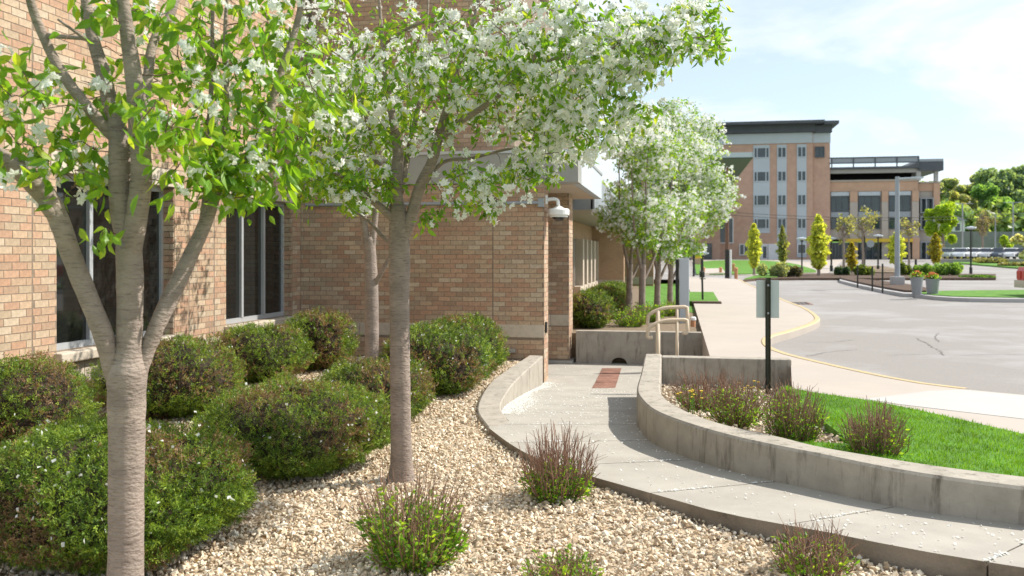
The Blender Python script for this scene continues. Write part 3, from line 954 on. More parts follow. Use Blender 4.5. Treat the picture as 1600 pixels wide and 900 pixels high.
for z in (z0 + .06, z1_ - .06):
    b = MB(); b.lathe((sp.x, sp.y - .012, z), [(.001, -.012), (.012, -.012), (.012, .012), (.001, .012)], 8); b.build("bolt", M['greymetal'], sg)

# pedestal and small bollard on the sidewalk edge
pp = W(1069, 500, 20.0)
pd = thing("pedestal", "pale grey square pedestal with dark side post at the sidewalk edge", "pedestal", (pp.x, pp.y, .2))
zt = zat(404, pp)
b = MB(); b.bbox(pp.x - .11, pp.x + .11, pp.y, pp.y + .2, .1, zt, .015); b.build("panel", M['farpanel'], pd)
b = MB(); b.box(pp.x - .19, pp.x - .114, pp.y + .03, pp.y + .18, .1, zt - .02); b.build("post", M['darkmetal'], pd)
pb = W(1083, 519, 17.9)
bl = thing("small_bollard", "knee high brown bollard with white cap on the sidewalk", "bollard", (pb.x, pb.y, ZS))
b = MB(); b.lathe((pb.x, pb.y, ZS), [(.05, 0), (.05, .12), (.035, .13)], 12); b.build("base", M['terracotta'], bl)
b = MB(); b.lathe((pb.x, pb.y, ZS + .132), [(.06, 0), (.062, .05), (.03, .07)], 12); b.build("cap", M['white'], bl)

# ------------------------------------------------------------------ gravel, petals, grass blades
def rocks():
    ts = []
    for k in range(7):
        bm = bmesh.new()
        for i in range(11):
            d = Vector(rng.normal(size=3)).normalized()
            bm.verts.new((d.x * random.uniform(.42, .58), d.y * random.uniform(.34, .5), d.z * random.uniform(.26, .38)))
        bmesh.ops.convex_hull(bm, input=list(bm.verts))
        bmesh.ops.delete(bm, geom=[v for v in bm.verts if not v.link_faces], context='VERTS')
        bmesh.ops.triangulate(bm, faces=bm.faces)
        bm.verts.index_update()
        ts.append((np.array([v.co for v in bm.verts]), np.array([[v.index for v in f.verts] for f in bm.faces])))
        bm.free()
    return ts
ROCKS = rocks()
STONE_T = np.array([(.66, .565, .42), (.72, .635, .50), (.61, .49, .345), (.76, .69, .575), (.55, .42, .28), (.68, .55, .39), (.50, .41, .30), (.74, .64, .49)]) * 1.05
def rand_rot(n, flat=.5):
    z = unit(np.concatenate([rng.normal(size=(n, 2)) * flat, np.ones((n, 1))], axis=1))
    a = rng.normal(size=(n, 3)); x = unit(np.cross(a, z)); y = np.cross(z, x)
    return np.stack([x, y, z], axis=2)
def gravel(name, x, y, z, size):
    n = len(x); idx = rng.integers(len(ROCKS), size=n)
    V = []; F = []; T = []; off = 0
    tone = STONE_T[rng.integers(len(STONE_T), size=n)] * rng.uniform(.78, 1.1, size=(n, 1))
    for k, (tv, tf) in enumerate(ROCKS):
        s = idx == k
        pos = np.stack([x[s], y[s], z[s]], axis=1)
        v, f, t = scatter(tv, tf, pos, rand_rot(s.sum(), .7), size[s], tone[s])
        V.append(v); F.append(f + off); T.append(t); off += len(v)
    o = bpy.data.objects.new(name, np_mesh(name, np.concatenate(V), np.concatenate(F), M['gravel'], np.concatenate(T)))
    COL.objects.link(o); o["kind"] = "stuff"
    return o
gp = [(p[0], p[1]) for p in GB]
X_, Y_ = [], []
for (ya, yb, dens) in ((2.4, 5.2, 2000), (5.2, 8, 1700), (8, 11, 950), (11, 14.4, 750)):
    m_ = int(13.8 * (yb - ya) * dens)
    x = rng.uniform(-6.4, 7.4, m_); y = rng.uniform(ya, yb, m_)
    xc = x * CS + y * SN; Z = -x * SN + y * CS
    k = in_poly(x, y, gp) & (np.abs(xc) < .62 * Z + .5)
    X_.append(x[k]); Y_.append(y[k])
gx_, gy_ = np.concatenate(X_), np.concatenate(Y_)
LFN = np.array([p[:2] for p in LFRONT])
def grise(x, y):
    d = np.min(np.hypot(LFN[:, 0][None] - x[:, None], LFN[:, 1][None] - y[:, None]), axis=1)
    return .052 * np.exp(-(d / .6) ** 2) * np.clip((8.2 - y) / 2, 0, 1)
gs = rng.gamma(7, .0039, len(gx_)).clip(.014, .07) * np.where(gy_ > 9, 1.2, 1)
tag(gravel("gravel", gx_, gy_, -.04 + np.concatenate([grise(a_, b_) for a_, b_ in zip(np.array_split(gx_, 40), np.array_split(gy_, 40))]) + rng.uniform(0, .022, len(gx_)) + gs * .12, gs), "cream and buff crushed stone covering the planting bed", None)
m_ = 5200
x = rng.uniform(-.5, 3.6, m_); y = rng.uniform(6.2, 12.1, m_)
k = in_poly(x, y, PB) & ~in_poly(x, y, LW)
x, y = x[k], y[k]
zz = np.array([zb(a, c) for a, c in zip(x, y)])
s_ = rng.gamma(9, .0045, len(x)).clip(.02, .07)
tag(gravel("planter_gravel", x, y, zz - .03 + s_ * .2, s_), "pale stones around the shrubs behind the curved wall", None)

def petals(name, pts, size=(.008, .019), label=None):
    n = len(pts)
    tv = np.array([(-.5, -.35, 0), (.5, -.3, .12), (.45, .4, 0), (-.4, .35, .1)]); tf = np.array([(0, 1, 2, 3)])
    v, f, t = scatter(tv, tf, pts, rand_rot(n, .4), rng.uniform(*size, n), np.ones((n, 3)))
    o = bpy.data.objects.new(name, np_mesh(name, v, f, M['petal'])); COL.objects.link(o); o["kind"] = "stuff"
    if label: o["label"] = label
    return o
P_ = []
for _ in range(1500):
    s = random.choice(slabs); i = random.randrange(len(s[0]) - 1); t = random.random(); u = random.random()
    a = np.array(s[0][i]) * (1 - t) + np.array(s[0][i + 1]) * t; c = np.array(s[1][i]) * (1 - t) + np.array(s[1][i + 1]) * t
    p = a * (1 - u) + c * u
    if p[1] < 7.5 and random.random() > .5: continue
    P_.append((p[0], p[1], zw(p[1]) + .006))
for (a, c) in joints[1:]:
    for _ in range(130):
        u = random.random() ** 1.2; p = a * (1 - u) + c * u + rng.normal(size=2) * .010
        if math.sin(u * 9 + a[0] * 5) > -.35: P_.append((p[0], p[1], zw(p[1]) + .005))
for _ in range(5200):          # drift of petals along the foot of the curb wall
    u = random.random()
    y = 9.4 + 5.0 * u
    w = abs(rng.normal()) * (.09 + .06 * math.sin(u * 7))
    P_.append((lx(y) + .01 + w, y, zw(y) + .006 + random.random() * .006))
petals("fallen_petals", np.array(P_), label="white blossom petals scattered and drifted on the concrete walkway")

def blades(name, x, y, z, h, cols, w=.004):
    n = len(x)
    d = unit(np.stack([rng.normal(size=n) * .38, rng.normal(size=n) * .38, np.ones(n)], axis=1))
    a = rng.uniform(0, 2 * np.pi, n)
    sd = np.stack([np.cos(a), np.sin(a), np.zeros(n)], axis=1) * (w * rng.uniform(.7, 1.3, n))[:, None]
    p = np.stack([x, y, z], axis=1)
    tip = p + d * h[:, None]
    v = np.stack([p - sd, p + sd, tip], axis=1).reshape(-1, 3)
    f = np.arange(n * 3).reshape(-1, 3)
    o = bpy.data.objects.new(name, np_mesh(name, v, f, M['grass'], np.repeat(cols, 3, axis=0)))
    COL.objects.link(o); o["kind"] = "stuff"
    return o
GT_ = np.array([(.15, .325, .014), (.115, .27, .012), (.175, .36, .02), (.22, .38, .03), (.09, .22, .012)])
m_ = 190000
x = rng.uniform(0.5, 6.2, m_); y = rng.uniform(4.0, 11.8, m_)
xc = x * CS + y * SN; Z = -x * SN + y * CS
k = in_poly(x, y, LW) & (xc < .64 * Z)
x, y = x[k], y[k]
zz = np.array([zlawn(a, c) for a, c in zip(x, y)])
tag(blades("lawn_grass", x, y, zz - .01, rng.uniform(.02, .05, len(x)), GT_[rng.integers(5, size=len(x))] * (rng.uniform(.8, 1.15, (len(x), 1)) + .16 * (np.sin(x * 5.1 + y * 3.3) * np.sin(y * 6.7 - x * 2.2))[:, None] + .1 * np.sin(x * 17 + y * 13)[:, None])), "bright green mown grass behind the curved planter wall")

# ------------------------------------------------------------------ clipped shrubs
def clipped_bush(name, label, c, rx, ry, h, n, leaf=.024, brown=.4, group="clipped yew shrubs in the gravel bed", seed=0, pet=40, sq=2.9, z0=-.03, green=None):
    r2 = np.random.default_rng(100 + seed)
    t = thing(name, label, "shrub", (c[0], c[1], z0), group)
    ph = r2.uniform(0, 6.28, 12)
    def lump(d):
        az = np.arctan2(d[:, 1], d[:, 0]); el = d[:, 2]
        return 1 + .028 * np.sin(17 * az + 11 * el + ph[7]) * np.sin(19 * el + 5 * az + ph[8]) + .018 * np.sin(31 * az - 23 * el + ph[9]) + .06 * np.sin(3 * az + ph[0] + 2 * el) + .05 * np.sin(5 * az + ph[1] - 4 * el) + .03 * np.sin(9 * az + 7 * el + ph[2]) + .025 * np.sin(13 * el * 2 + 6 * az + ph[3])
    def shape(d):
        e = (np.abs(d[:, 0]) ** sq + np.abs(d[:, 1]) ** sq + np.abs(d[:, 2]) ** sq) ** (-1 / sq)
        p = d * (e * lump(d))[:, None]
        zc = p[:, 2]
        z = np.where(zc > 0, .36 * h + zc * .64 * h, .36 * h * (1 + zc * .95))
        tuck = np.where(zc < 0, 1 + .22 * zc, 1)
        return np.stack([p[:, 0] * rx * tuck, p[:, 1] * ry * tuck, z], axis=1)
    per = 11
    ns_ = n // per
    d = unit(r2.normal(size=(ns_, 3)))
    depth_ = 1 - np.abs(r2.normal(size=ns_)) * .07
    p = shape(d)
    cen = np.array([0, 0, .36 * h])
    nrm = unit((p - cen) / np.array([rx, ry, h * .6]) ** 2)
    q = cen + (p - cen) * depth_[:, None]
    # tones: one per spray, greens with winter-brown patches
    f_ = np.sin(q[:, 0] * 7 + ph[4]) * np.sin(q[:, 1] * 6 + ph[5]) + np.sin(q[:, 2] * 9 + q[:, 0] * 4 + ph[6]) * .7 + r2.normal(size=ns_) * .45
    g1 = np.array(green or (.15, .25, .03)); g2 = np.array((.27, .375, .05)); g3 = np.array((.07, .13, .02)); br = np.array((.25, .165, .095))
    u = r2.random((ns_, 1))
    tone = np.where(u < .42, g1, np.where(u < .7, g2, g3)) * r2.uniform(.72, 1.25, (ns_, 1))
    bm_ = f_ > np.quantile(f_, 1 - brown)
    bm_ &= r2.random(ns_) < .68
    tone[bm_] = br * r2.uniform(.5, 1.4, (bm_.sum(), 1))
    ax_ = unit(nrm * .8 + r2.normal(size=(ns_, 3)) * .55 + np.array([0, 0, .3]))
    SL = leaf * 2.6 * r2.uniform(.6, 1.35, ns_)
    Q = np.repeat(q, per, axis=0); A = np.repeat(ax_, per, axis=0); T3 = np.repeat(tone, per, axis=0); S3 = np.repeat(SL, per)
    tpos = np.tile(np.linspace(-.55, .5, per), ns_)
    Q = Q + A * (tpos * S3)[:, None] + r2.normal(size=Q.shape) * .003
    side = unit(np.cross(np.repeat(r2.normal(size=(ns_, 3)), per, axis=0), A)) * np.tile(np.where(np.arange(per) % 2 == 0, 1, -1), ns_)[:, None]
    dirs = unit(A * .75 + side * .8 + r2.normal(size=Q.shape) * .22)
    tv = np.array([(0, 0, 0), (.15, .42, .04), (0, 1, 0), (-.15, .42, .04)]); tf = np.array([(0, 1, 2, 3)])
    n = len(Q)
    v, f, tt = scatter(tv, tf, Q + np.array([c[0], c[1], z0]), frames(dirs), leaf * r2.uniform(.65, 1.25, n), T3 * r2.uniform(.88, 1.12, (n, 1)))
    o = bpy.data.objects.new("foliage", np_mesh("foliage", v, f, M['needle'], tt)); link(o, t); o["kind"] = "stuff"
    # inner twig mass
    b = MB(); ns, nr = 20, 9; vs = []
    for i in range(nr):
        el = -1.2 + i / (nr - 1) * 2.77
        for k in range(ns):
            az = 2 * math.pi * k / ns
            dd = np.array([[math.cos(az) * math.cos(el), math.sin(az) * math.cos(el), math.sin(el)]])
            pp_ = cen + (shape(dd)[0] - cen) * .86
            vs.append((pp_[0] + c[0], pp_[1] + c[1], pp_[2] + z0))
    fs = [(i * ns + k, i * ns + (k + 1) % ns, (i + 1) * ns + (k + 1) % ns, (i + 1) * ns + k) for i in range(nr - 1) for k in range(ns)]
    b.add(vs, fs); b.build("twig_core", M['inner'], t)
    if pet:
        s = r2.choice(ns_, min(pet, ns_), replace=False); s = s[(d[s, 2] > .05)]
        v, f, _ = scatter(np.array([(-.5, -.3, 0), (.5, -.3, .1), (.45, .35, 0), (-.4, .3, .1)]), np.array([(0, 1, 2, 3)]), q[s] + nrm[s] * .03 + np.array([c[0], c[1], z0]), frames(unit(r2.normal(size=(len(s), 3)))), r2.uniform(.014, .028, len(s)), np.ones((len(s), 3)))
        o = bpy.data.objects.new("petals", np_mesh("petals", v, f, M['petal'])); link(o, t); o["kind"] = "stuff"
    return t

def bush_at(px, Z, hw, top, **k):
    p = W(px, 500, Z); r = hw * Z / FP * .94
    h = (HC + (YH - top) / FP * Z - k.get('z0', .0) + .03) * .96
    return dict(c=(p.x, p.y), rx=r * .97, ry=r * k.pop('dep', 1.0), h=h, **k)
clipped_bush("yew_bush", label="largest clipped yew bush in the corner beside the thick trunk", **bush_at(165, 5.2, 225, 662, n=225000, leaf=0.0192, brown=.24, seed=1, pet=420, dep=.82))
clipped_bush("yew_bush", label="brownish clipped yew under the first window pier at the picture's edge", **bush_at(30, 8.0, 106, 557, n=56250, leaf=0.0241, brown=.45, seed=2, pet=60))
clipped_bush("yew_bush", label="clipped yew with brown patches right behind the thick trunk", **bush_at(272, 9.7, 109, 527, n=56250, leaf=0.0258, brown=.5, seed=3, pet=120))
clipped_bush("yew_bush", label="dark rounded clipped yew under the second window", **bush_at(404, 12.3, 82, 507, n=45000, leaf=0.0292, brown=.33, seed=4, pet=110, dep=.9))
clipped_bush("yew_bush", label="brown clipped yew in the corner of the two brick walls", **bush_at(498, 13.5, 60, 486, n=37500, leaf=0.0310, brown=.6, seed=5, pet=60, dep=.9))
clipped_bush("yew_bush", label="wide clipped yew beside the slender trunk, half brown half bright green", **bush_at(458, 7.3, 156, 597, n=142500, leaf=0.0200, brown=.36, seed=6, pet=330, dep=.95))
clipped_bush("yew_bush", label="low pale green clipped yew between the slender trunk and the rear trunk", **bush_at(586, 9.5, 97, 563, n=56250, leaf=0.0258, brown=.35, seed=7, pet=200, green=(.11, .17, .03)))
clipped_bush("yew_bush", label="bright green clipped yew in front, just past the slender trunk", **bush_at(682, 11.3, 91, 507, n=56250, leaf=0.0284, brown=.25, seed=8, pet=260, green=(.105, .19, .025)))
clipped_bush("yew_bush", label="clipped yew nearest the curb wall against the return wall", **bush_at(726, 13.1, 71, 494, n=45000, leaf=0.0301, brown=.25, seed=9, pet=160, dep=.9, green=(.105, .19, .025)))
gw_ = "clipped shrubs in the far bed"
for i, (px_, Z, hw, top, lb) in enumerate([(922, 19.0, 36, 458, "clipped shrub at the front of the far bed behind the back wall"), (945, 22.0, 34, 452, "second clipped shrub in the far bed from the back wall"),
                                           (948, 26.5, 31, 447, "middle clipped shrub of the far bed row"), (955, 31.0, 26, 444, "fourth clipped shrub of the far bed row"), (958, 36.0, 22, 442, "clipped shrub closest to the wing end wall")]):
    clipped_bush("clipped_shrub", label=lb, **bush_at(px_, Z, hw, top, n=20000, leaf=0.0473, brown=.22, seed=20 + i, pet=0, group=gw_, z0=.16, green=(.11, .17, .03), dep=1.3))

# dry litter around the feet of the shrubs, a few petals on the stones
LP_ = []
for o in list(COL.objects):
    if o.type == 'EMPTY' and o.name.startswith("yew_bush"):
        rr = .72 if o.location.y < 8 else .62
        for _ in range(110):
            a = random.uniform(0, 6.28); q = rr * random.uniform(.85, 1.5)
            LP_.append((o.location.x + math.cos(a) * q, o.location.y + math.sin(a) * q * .95, random.uniform(.0, .012)))
LP_ = np.array(LP_); LP_ = LP_[in_poly(LP_[:, 0], LP_[:, 1], gp)]
nl_ = len(LP_)
v, f, t_ = scatter(np.array([(-.25, -.5, 0), (.25, -.45, .08), (.2, .5, 0), (-.2, .45, .12)]), np.array([(0, 1, 2, 3)]), LP_, rand_rot(nl_, .6), rng.uniform(.018, .045, nl_), np.array([(.20, .12, .06), (.13, .08, .045), (.28, .19, .10)])[rng.integers(3, size=nl_)])
o = bpy.data.objects.new("leaf_litter", np_mesh("leaf_litter", v, f, M['needle'], t_)); COL.objects.link(o); tag(o, "dry brown leaf litter on the stones around the clipped shrubs", kind="stuff")
k = rng.choice(len(gx_), 420, replace=False)
petals("petals_on_gravel", np.stack([gx_[k], gy_[k], np.full(420, .012)], axis=1), (.010, .02), "a few white petals lying on the crushed stone")

# ------------------------------------------------------------------ twiggy shrubs
LT = [(.12, .28, .03), (.18, .36, .04), (.09, .21, .03), (.28, .42, .05), (.20, .32, .10)]
LEAF_v = np.array([(0, 0, 0), (.17, .28, .05), (.20, .55, .03), (0, 1, -.12), (-.20, .55, .03), (-.17, .28, .05), (0, .3, -.02), (0, .6, -.04)])
LEAF_f4 = np.array([(0, 1, 6, 5), (1, 2, 7, 6), (6, 7, 4, 5), (7, 2, 3, 4)])
def twig_shrub(label, base, hw, h, nst, nleaf, leaf=.03, seed=0, green_h=(.15, .6), group="twiggy spirea shrubs", lean=0):
    r2 = np.random.default_rng(300 + seed)
    t = thing("spirea_shrub", label, "shrub", base, group)
    b = MB(); lp = []; ld = []
    for i in range(nst):
        a = r2.uniform(0, 2 * math.pi); rr = math.sqrt(r2.random())
        sp_ = rr * hw
        hh = h * r2.uniform(.5, 1.1) * (1 - .3 * rr * rr)
        st_ = Vector((math.cos(a) * sp_ * .38, math.sin(a) * sp_ * .38, -.02))
        en = Vector((math.cos(a) * sp_ + lean * hh, math.sin(a) * sp_, hh))
        mid = st_.lerp(en, .5) + Vector((math.cos(a), math.sin(a), 0)) * hw * .10 * rr + Vector(r2.normal(size=3) * .012)
        pts = [st_, mid, st_.lerp(en, .8) + Vector(r2.normal(size=3) * .01), en]
        B = Vector(base)
        b.tube([B + p for p in pts], [.0042, .0034, .0026, .0016], 4, caps=False)
        for k in range(int(nleaf)):
            u = r2.uniform(*green_h)
            p = st_.lerp(mid, u * 2) if u < .5 else mid.lerp(en, u * 2 - 1)
            lp.append(tuple(B + p + Vector(r2.normal(size=3) * .012))); ld.append(tuple(Vector((math.cos(a), math.sin(a), .5)) + Vector(r2.normal(size=3) * .7)))
        for k in range(r2.integers(1, 4)):   # side twigs
            u = r2.uniform(.35, .9); p = st_.lerp(en, u)
            e2 = p + Vector((r2.normal() * .05, r2.normal() * .05, r2.uniform(.03, .12)))
            b.tube([B + p, B + e2], [.0018, .001], 3, caps=False)
    b.build("stems", M['stem'], t)
    n = len(lp)
    if n:
        tone = np.array(LT)[r2.integers(len(LT), size=n)] * r2.uniform(.8, 1.15, (n, 1))
        v, f, tt = scatter(LEAF_v, LEAF_f4, np.array(lp), frames(unit(np.array(ld))), leaf * r2.uniform(.6, 1.3, n), tone)
        o = bpy.data.objects.new("foliage", np_mesh("foliage", v, f, M['leaf'], tt)); link(o, t); o["kind"] = "stuff"
    return t
def gz(px, py, z): return tuple(G(px, py, z))
twig_shrub("leafy spirea in the gravel in front of the slender trunk, green with bare red twigs", gz(642, 882, -.03), .36, .56, 150, 17, .042, 1, (.06, .74))
twig_shrub("spirea with mostly bare red brown twigs against the walkway edge", gz(872, 784, -.03), .30, .54, 165, 10, .038, 2, (.05, .55))
twig_shrub("small spirea against the walkway edge at the bottom of the picture", gz(1272, 905, -.03), .24, .30, 120, 6, .034, 3, (.1, .8))
twig_shrub("lowest fresh green spirea sprouts at the bottom edge of the gravel", gz(880, 925, -.03), .21, .22, 70, 10, .034, 4, (.2, 1))
def pz(px, py):
    z = .1
    for _ in range(6):
        p = G(px, py, z); z = zb(p.x, p.y)
    return (p.x, p.y, z - .02)
twig_shrub("tallest dry twiggy spirea in the planter by the end wall", pz(1102, 638), .40, .46, 150, 6, .032, 5, (.0, .6), "twiggy spirea shrubs in the planter")
twig_shrub("second spirea in the planter, between the tall dry one and the sign post", pz(1152, 660), .32, .46, 135, 12, .034, 6, (.0, .72), "twiggy spirea shrubs in the planter")
twig_shrub("round spirea at the lawn's corner in the planter", pz(1241, 688), .27, .50, 140, 14, .032, 7, (.0, .8), "twiggy spirea shrubs in the planter")
twig_shrub("spirea standing alone between lawn and curved wall top", pz(1368, 712), .26, .42, 140, 9, .032, 8, (.0, .72), "twiggy spirea shrubs in the planter")
for i, (px_, Z, lb) in enumerate([(985, 19.2, "loose green spirea behind the back wall by the first far trunk"), (1012, 20.5, "loose spirea behind the handrail in the far bed"), (1046, 22.5, "leafy spirea beside the pale pedestal in the far bed")]):
    p = W(px_, 500, Z)
    twig_shrub(lb, (p.x, p.y, .16), .46, .46, 130, 10, .06, 12 + i, (.0, 1), "spirea in the far bed")
# dandelions
for i, (px_, py_, lb) in enumerate([(1166, 592, "yellow flower clump by the sign post"), (1077, 627, "yellow flowers near the curved wall's tight bend")]):
    p = G(px_, py_ + 22, .1)
    t = thing("flower_clump", lb, "flowers", (p.x, p.y, zb(p.x, p.y)))
    b = MB(); hb = MB()
    for k in range(9):
        q = Vector((p.x + random.uniform(-.14, .14), p.y + random.uniform(-.1, .1), zb(p.x, p.y) - .02)); e = q + Vector((random.uniform(-.02, .02), 0, random.uniform(.14, .26)))
        b.tube([q, e], .0025, 4)
        hb.lathe(tuple(e), [(.004, -.006), (.016, 0), (.018, .006), (.006, .010)], 8)
    b.build("stems", M['turf'], t); hb.build("blossoms", M['amber'], t)

# ------------------------------------------------------------------ blossom trees
def flower_cluster(nf=6, r=.035, ps=.022, seed=0):
    """bunch of five-petalled flowers, as quads"""
    r2 = np.random.default_rng(seed); V = []; F = []
    for i in range(nf):
        d = unit(r2.normal(size=3) + np.array([0, .3, 0])); c = d * r * r2.uniform(.6, 1.1)
        R = frames(d[None])[0]
        for k in range(5):
            a = 2 * math.pi * k / 5 + r2.uniform(-.2, .2)
            ca, sa = math.cos(a), math.sin(a)
            loc = np.array([(0, 0, 0), (.35, .0, .55), (0, .25, 1.0), (-.35, 0, .55)])   # x side, y lift, z out
            pts = np.stack([loc[:, 2] * ca - loc[:, 0] * sa, loc[:, 1] + .1, loc[:, 2] * sa + loc[:, 0] * ca], axis=1) * ps
            b = len(V); V += [tuple(R @ q + c) for q in pts]; F.append((b, b + 1, b + 2, b + 3))
    return np.array(V), np.array(F)
FLOW = [flower_cluster(seed=s) for s in range(4)]
LEAFTONES = np.array([(.135, .285, .03), (.175, .345, .035), (.10, .225, .026), (.26, .405, .045), (.33, .44, .055), (.145, .305, .04)])
leaf_me = {}
def leaf_mesh(i):
    if i not in leaf_me:
        b = MB(); b.add(LEAF_v, [tuple(f) for f in LEAF_f4], 0, tuple(LEAFTONES[i])); leaf_me[i] = b.mesh("leaf", M['leaf'], tone=True)
    return leaf_me[i]
blo_me = {}
def blossom_mesh(i):
    if i not in blo_me:
        b = MB(); b.add(FLOW[i][0], [tuple(f) for f in FLOW[i][1]]); blo_me[i] = b.mesh("blossom", M['petal'])
    return blo_me[i]

def limb_pts(l):
    """(px, py, Z, r) entries -> smooth world polyline with radii"""
    w = [np.array([*W(a[0], a[1], a[2]), a[3]]) for a in l]
    if len(w) == 2: w = [w[0], (w[0] + w[1]) / 2, w[1]]
    return smooth_curve_r(w)
def smooth_curve_r(p):
    p = [2 * p[0] - p[1]] + p + [2 * p[-1] - p[-2]]
    o = []
    for i in range(1, len(p) - 2):
        for t in np.linspace(0, 1, 5, endpoint=False):
            a, b, c, d = p[i - 1], p[i], p[i + 1], p[i + 2]
            o.append(.5 * (2 * b + (c - a) * t + (2 * a - 5 * b + 4 * c - d) * t * t + (3 * b - a - 3 * c + d) * t ** 3))
    o.append(p[-2])
    return np.array(o)

def blossom_tree(label, trunk, limbs, blobs, leaf, seed, n_leaf_parts=300, n_blo_parts=120, flower=1.0, group=None, sides=14, fewleaf=False, droop=.7, bark='bark', lpc=(5, 9), loc=None):
    """blobs: (px, py, Z, rw, rd, rh, n clusters, blossom share)"""
    r2 = np.random.default_rng(500 + seed)
    tp = limb_pts(trunk)
    base = tuple(tp[0][:3]) if loc is None else loc
    t = thing("blossom_tree", label, "tree", base, group)
    b = MB(); b.tube([p[:3] for p in tp], [max(p[3], .004) for p in tp], sides, wob=.025); b.build("trunk", M[bark], t, smooth=True)
    nodes = [p[:3] for p in tp[-4:]]
    for l in limbs:
        lp = limb_pts(l)
        b = MB(); b.tube([p[:3] for p in lp], [max(p[3], .003) for p in lp], max(6, sides - 4), wob=.03); b.build("limb", M[bark], t, smooth=True)
        k0 = max(1, len(lp) // 4)
        nodes += [p[:3] for p in lp[k0:]]
    nodes = list(nodes)
    # cluster seats
    cl = []
    for (px_, py_, Z, rw, rd, rh, n, bs) in blobs:
        c = np.array(W(px_, py_, Z))
        d = unit(r2.normal(size=(n, 3))) * (r2.random((n, 1)) ** (1 / 2.6))
        off = np.stack([d[:, 0] * rw * CS - d[:, 1] * rd * SN, d[:, 0] * rw * SN + d[:, 1] * rd * CS, d[:, 2] * rh], axis=1)
        for o_ in off: cl.append((c + o_, bs))
    nd0 = np.array(nodes)
    cl.sort(key=lambda q: np.min(np.sum((nd0 - q[0]) ** 2, axis=1)))
    tw = MB(); buf = np.zeros((len(nodes) + 3 * len(cl) + 10, 3)); buf[:len(nodes)] = nodes; nb = len(nodes)
    Lp, Ld, Bp, Bd = [], [], [], []
    for p, bs in cl:
        dd = np.sum((buf[:nb] - p) ** 2, axis=1)
        j = int(np.argmin(dd)); q = buf[j].copy(); ln = math.sqrt(dd[j])
        mid = (p + q) / 2 + r2.normal(size=3) * .09 * ln + np.array([0, 0, .07 * ln])
        r0 = min(.009, .0025 + .006 * ln)
        tw.tube([q, mid, p], [r0, r0 * .7, r0 * .45], 4, caps=False)
        buf[nb] = p; buf[nb + 1] = mid; nb += 2
        nl = int(r2.integers(*lpc)) if r2.random() > bs * .55 else 2
        ax = unit(p - q)
        for _ in range(nl):
            o_ = r2.normal(size=3) * leaf * .55
            Lp.append(p + o_); h = r2.normal(size=3); h[2] = h[2] * .45 - droop; Ld.append(unit(h + ax * .35))
        if r2.random() < bs:
            for _ in range(int(r2.integers(1, 4))):
                Bp.append(p + r2.normal(size=3) * leaf * .7); Bd.append(unit(r2.normal(size=3) + np.array([0, 0, .5])))
    o = tw.build("twigs", M['twig'], t); o["kind"] = "stuff"
    Lp, Ld = np.array(Lp), np.array(Ld)
    R = frames(Ld); n = len(Lp)
    ti = r2.choice(len(LEAFTONES), size=n, p=[.25, .24, .18, .15, .08, .10]); sc_ = leaf * r2.uniform(.65, 1.3, n)
    def split(P, size, lim):
        Z = -P[:, 0] * SN + P[:, 1] * CS
        x = 800 + FP * (P[:, 0] * CS + P[:, 1] * SN) / Z; y = YH - FP * (P[:, 2] - HC) / Z
        key = np.where((x > 5) & (x < 1595) & (y > 5) & (y < 895), size / Z, 0)
        s = np.zeros(len(P), bool); s[np.argsort(-key)[:lim]] = True
        return s
    s = split(Lp, sc_, n_leaf_parts)
    for i in np.nonzero(s)[0]:
        ob = bpy.data.objects.new("leaf", leaf_mesh(int(ti[i]))); COL.objects.link(ob); ob.parent = t
        mw = Matrix([[*(R[i][0] * sc_[i]), Lp[i][0] - base[0]], [*(R[i][1] * sc_[i]), Lp[i][1] - base[1]], [*(R[i][2] * sc_[i]), Lp[i][2] - base[2]], [0, 0, 0, 1]])
        ob.matrix_basis = mw
    k = ~s
    if fewleaf:
        tv, tf = LEAF_v[[0, 1, 3, 5]] * np.array([1.3, 1, 1]), np.array([(0, 1, 2, 3)])
    else: tv, tf = LEAF_v, LEAF_f4
    if k.any():
        tone = LEAFTONES[ti[k]] * r2.uniform(.8, 1.2, (k.sum(), 1))
        v, f, tt = scatter(tv, tf, Lp[k], R[k], sc_[k], tone)
        o = bpy.data.objects.new("foliage", np_mesh("foliage", v, f, M['leaf'], tt)); link(o, t); o["kind"] = "stuff"
    if Bp:
        Bp, Bd = np.array(Bp), np.array(Bd); RB = frames(Bd); fs_ = flower * r2.uniform(.75, 1.25, len(Bp))
        fi = r2.integers(4, size=len(Bp))
        s = split(Bp, fs_, n_blo_parts)
        for i in np.nonzero(s)[0]:
            ob = bpy.data.objects.new("blossom", blossom_mesh(int(fi[i]))); COL.objects.link(ob); ob.parent = t
            ob.matrix_basis = Matrix([[*(RB[i][0] * fs_[i]), Bp[i][0] - base[0]], [*(RB[i][1] * fs_[i]), Bp[i][1] - base[1]], [*(RB[i][2] * fs_[i]), Bp[i][2] - base[2]], [0, 0, 0, 1]])
        V = []; F = []; off = 0
        for q in range(4):
            k = (~s) & (fi == q)
            if not k.any(): continue
            tv, tf = FLOW[q]
            if fewleaf: tv, tf = FLOW[q][0][:60], FLOW[q][1][:15]
            v, f, _ = scatter(tv, tf, Bp[k], RB[k], fs_[k], np.ones((k.sum(), 3)))
            V.append(v); F.append(f + off); off += len(v)
        if V:
            o = bpy.data.objects.new("blossoms", np_mesh("blossoms", np.concatenate(V), np.concatenate(F), M['petal'])); link(o, t); o["kind"] = "stuff"
    return t

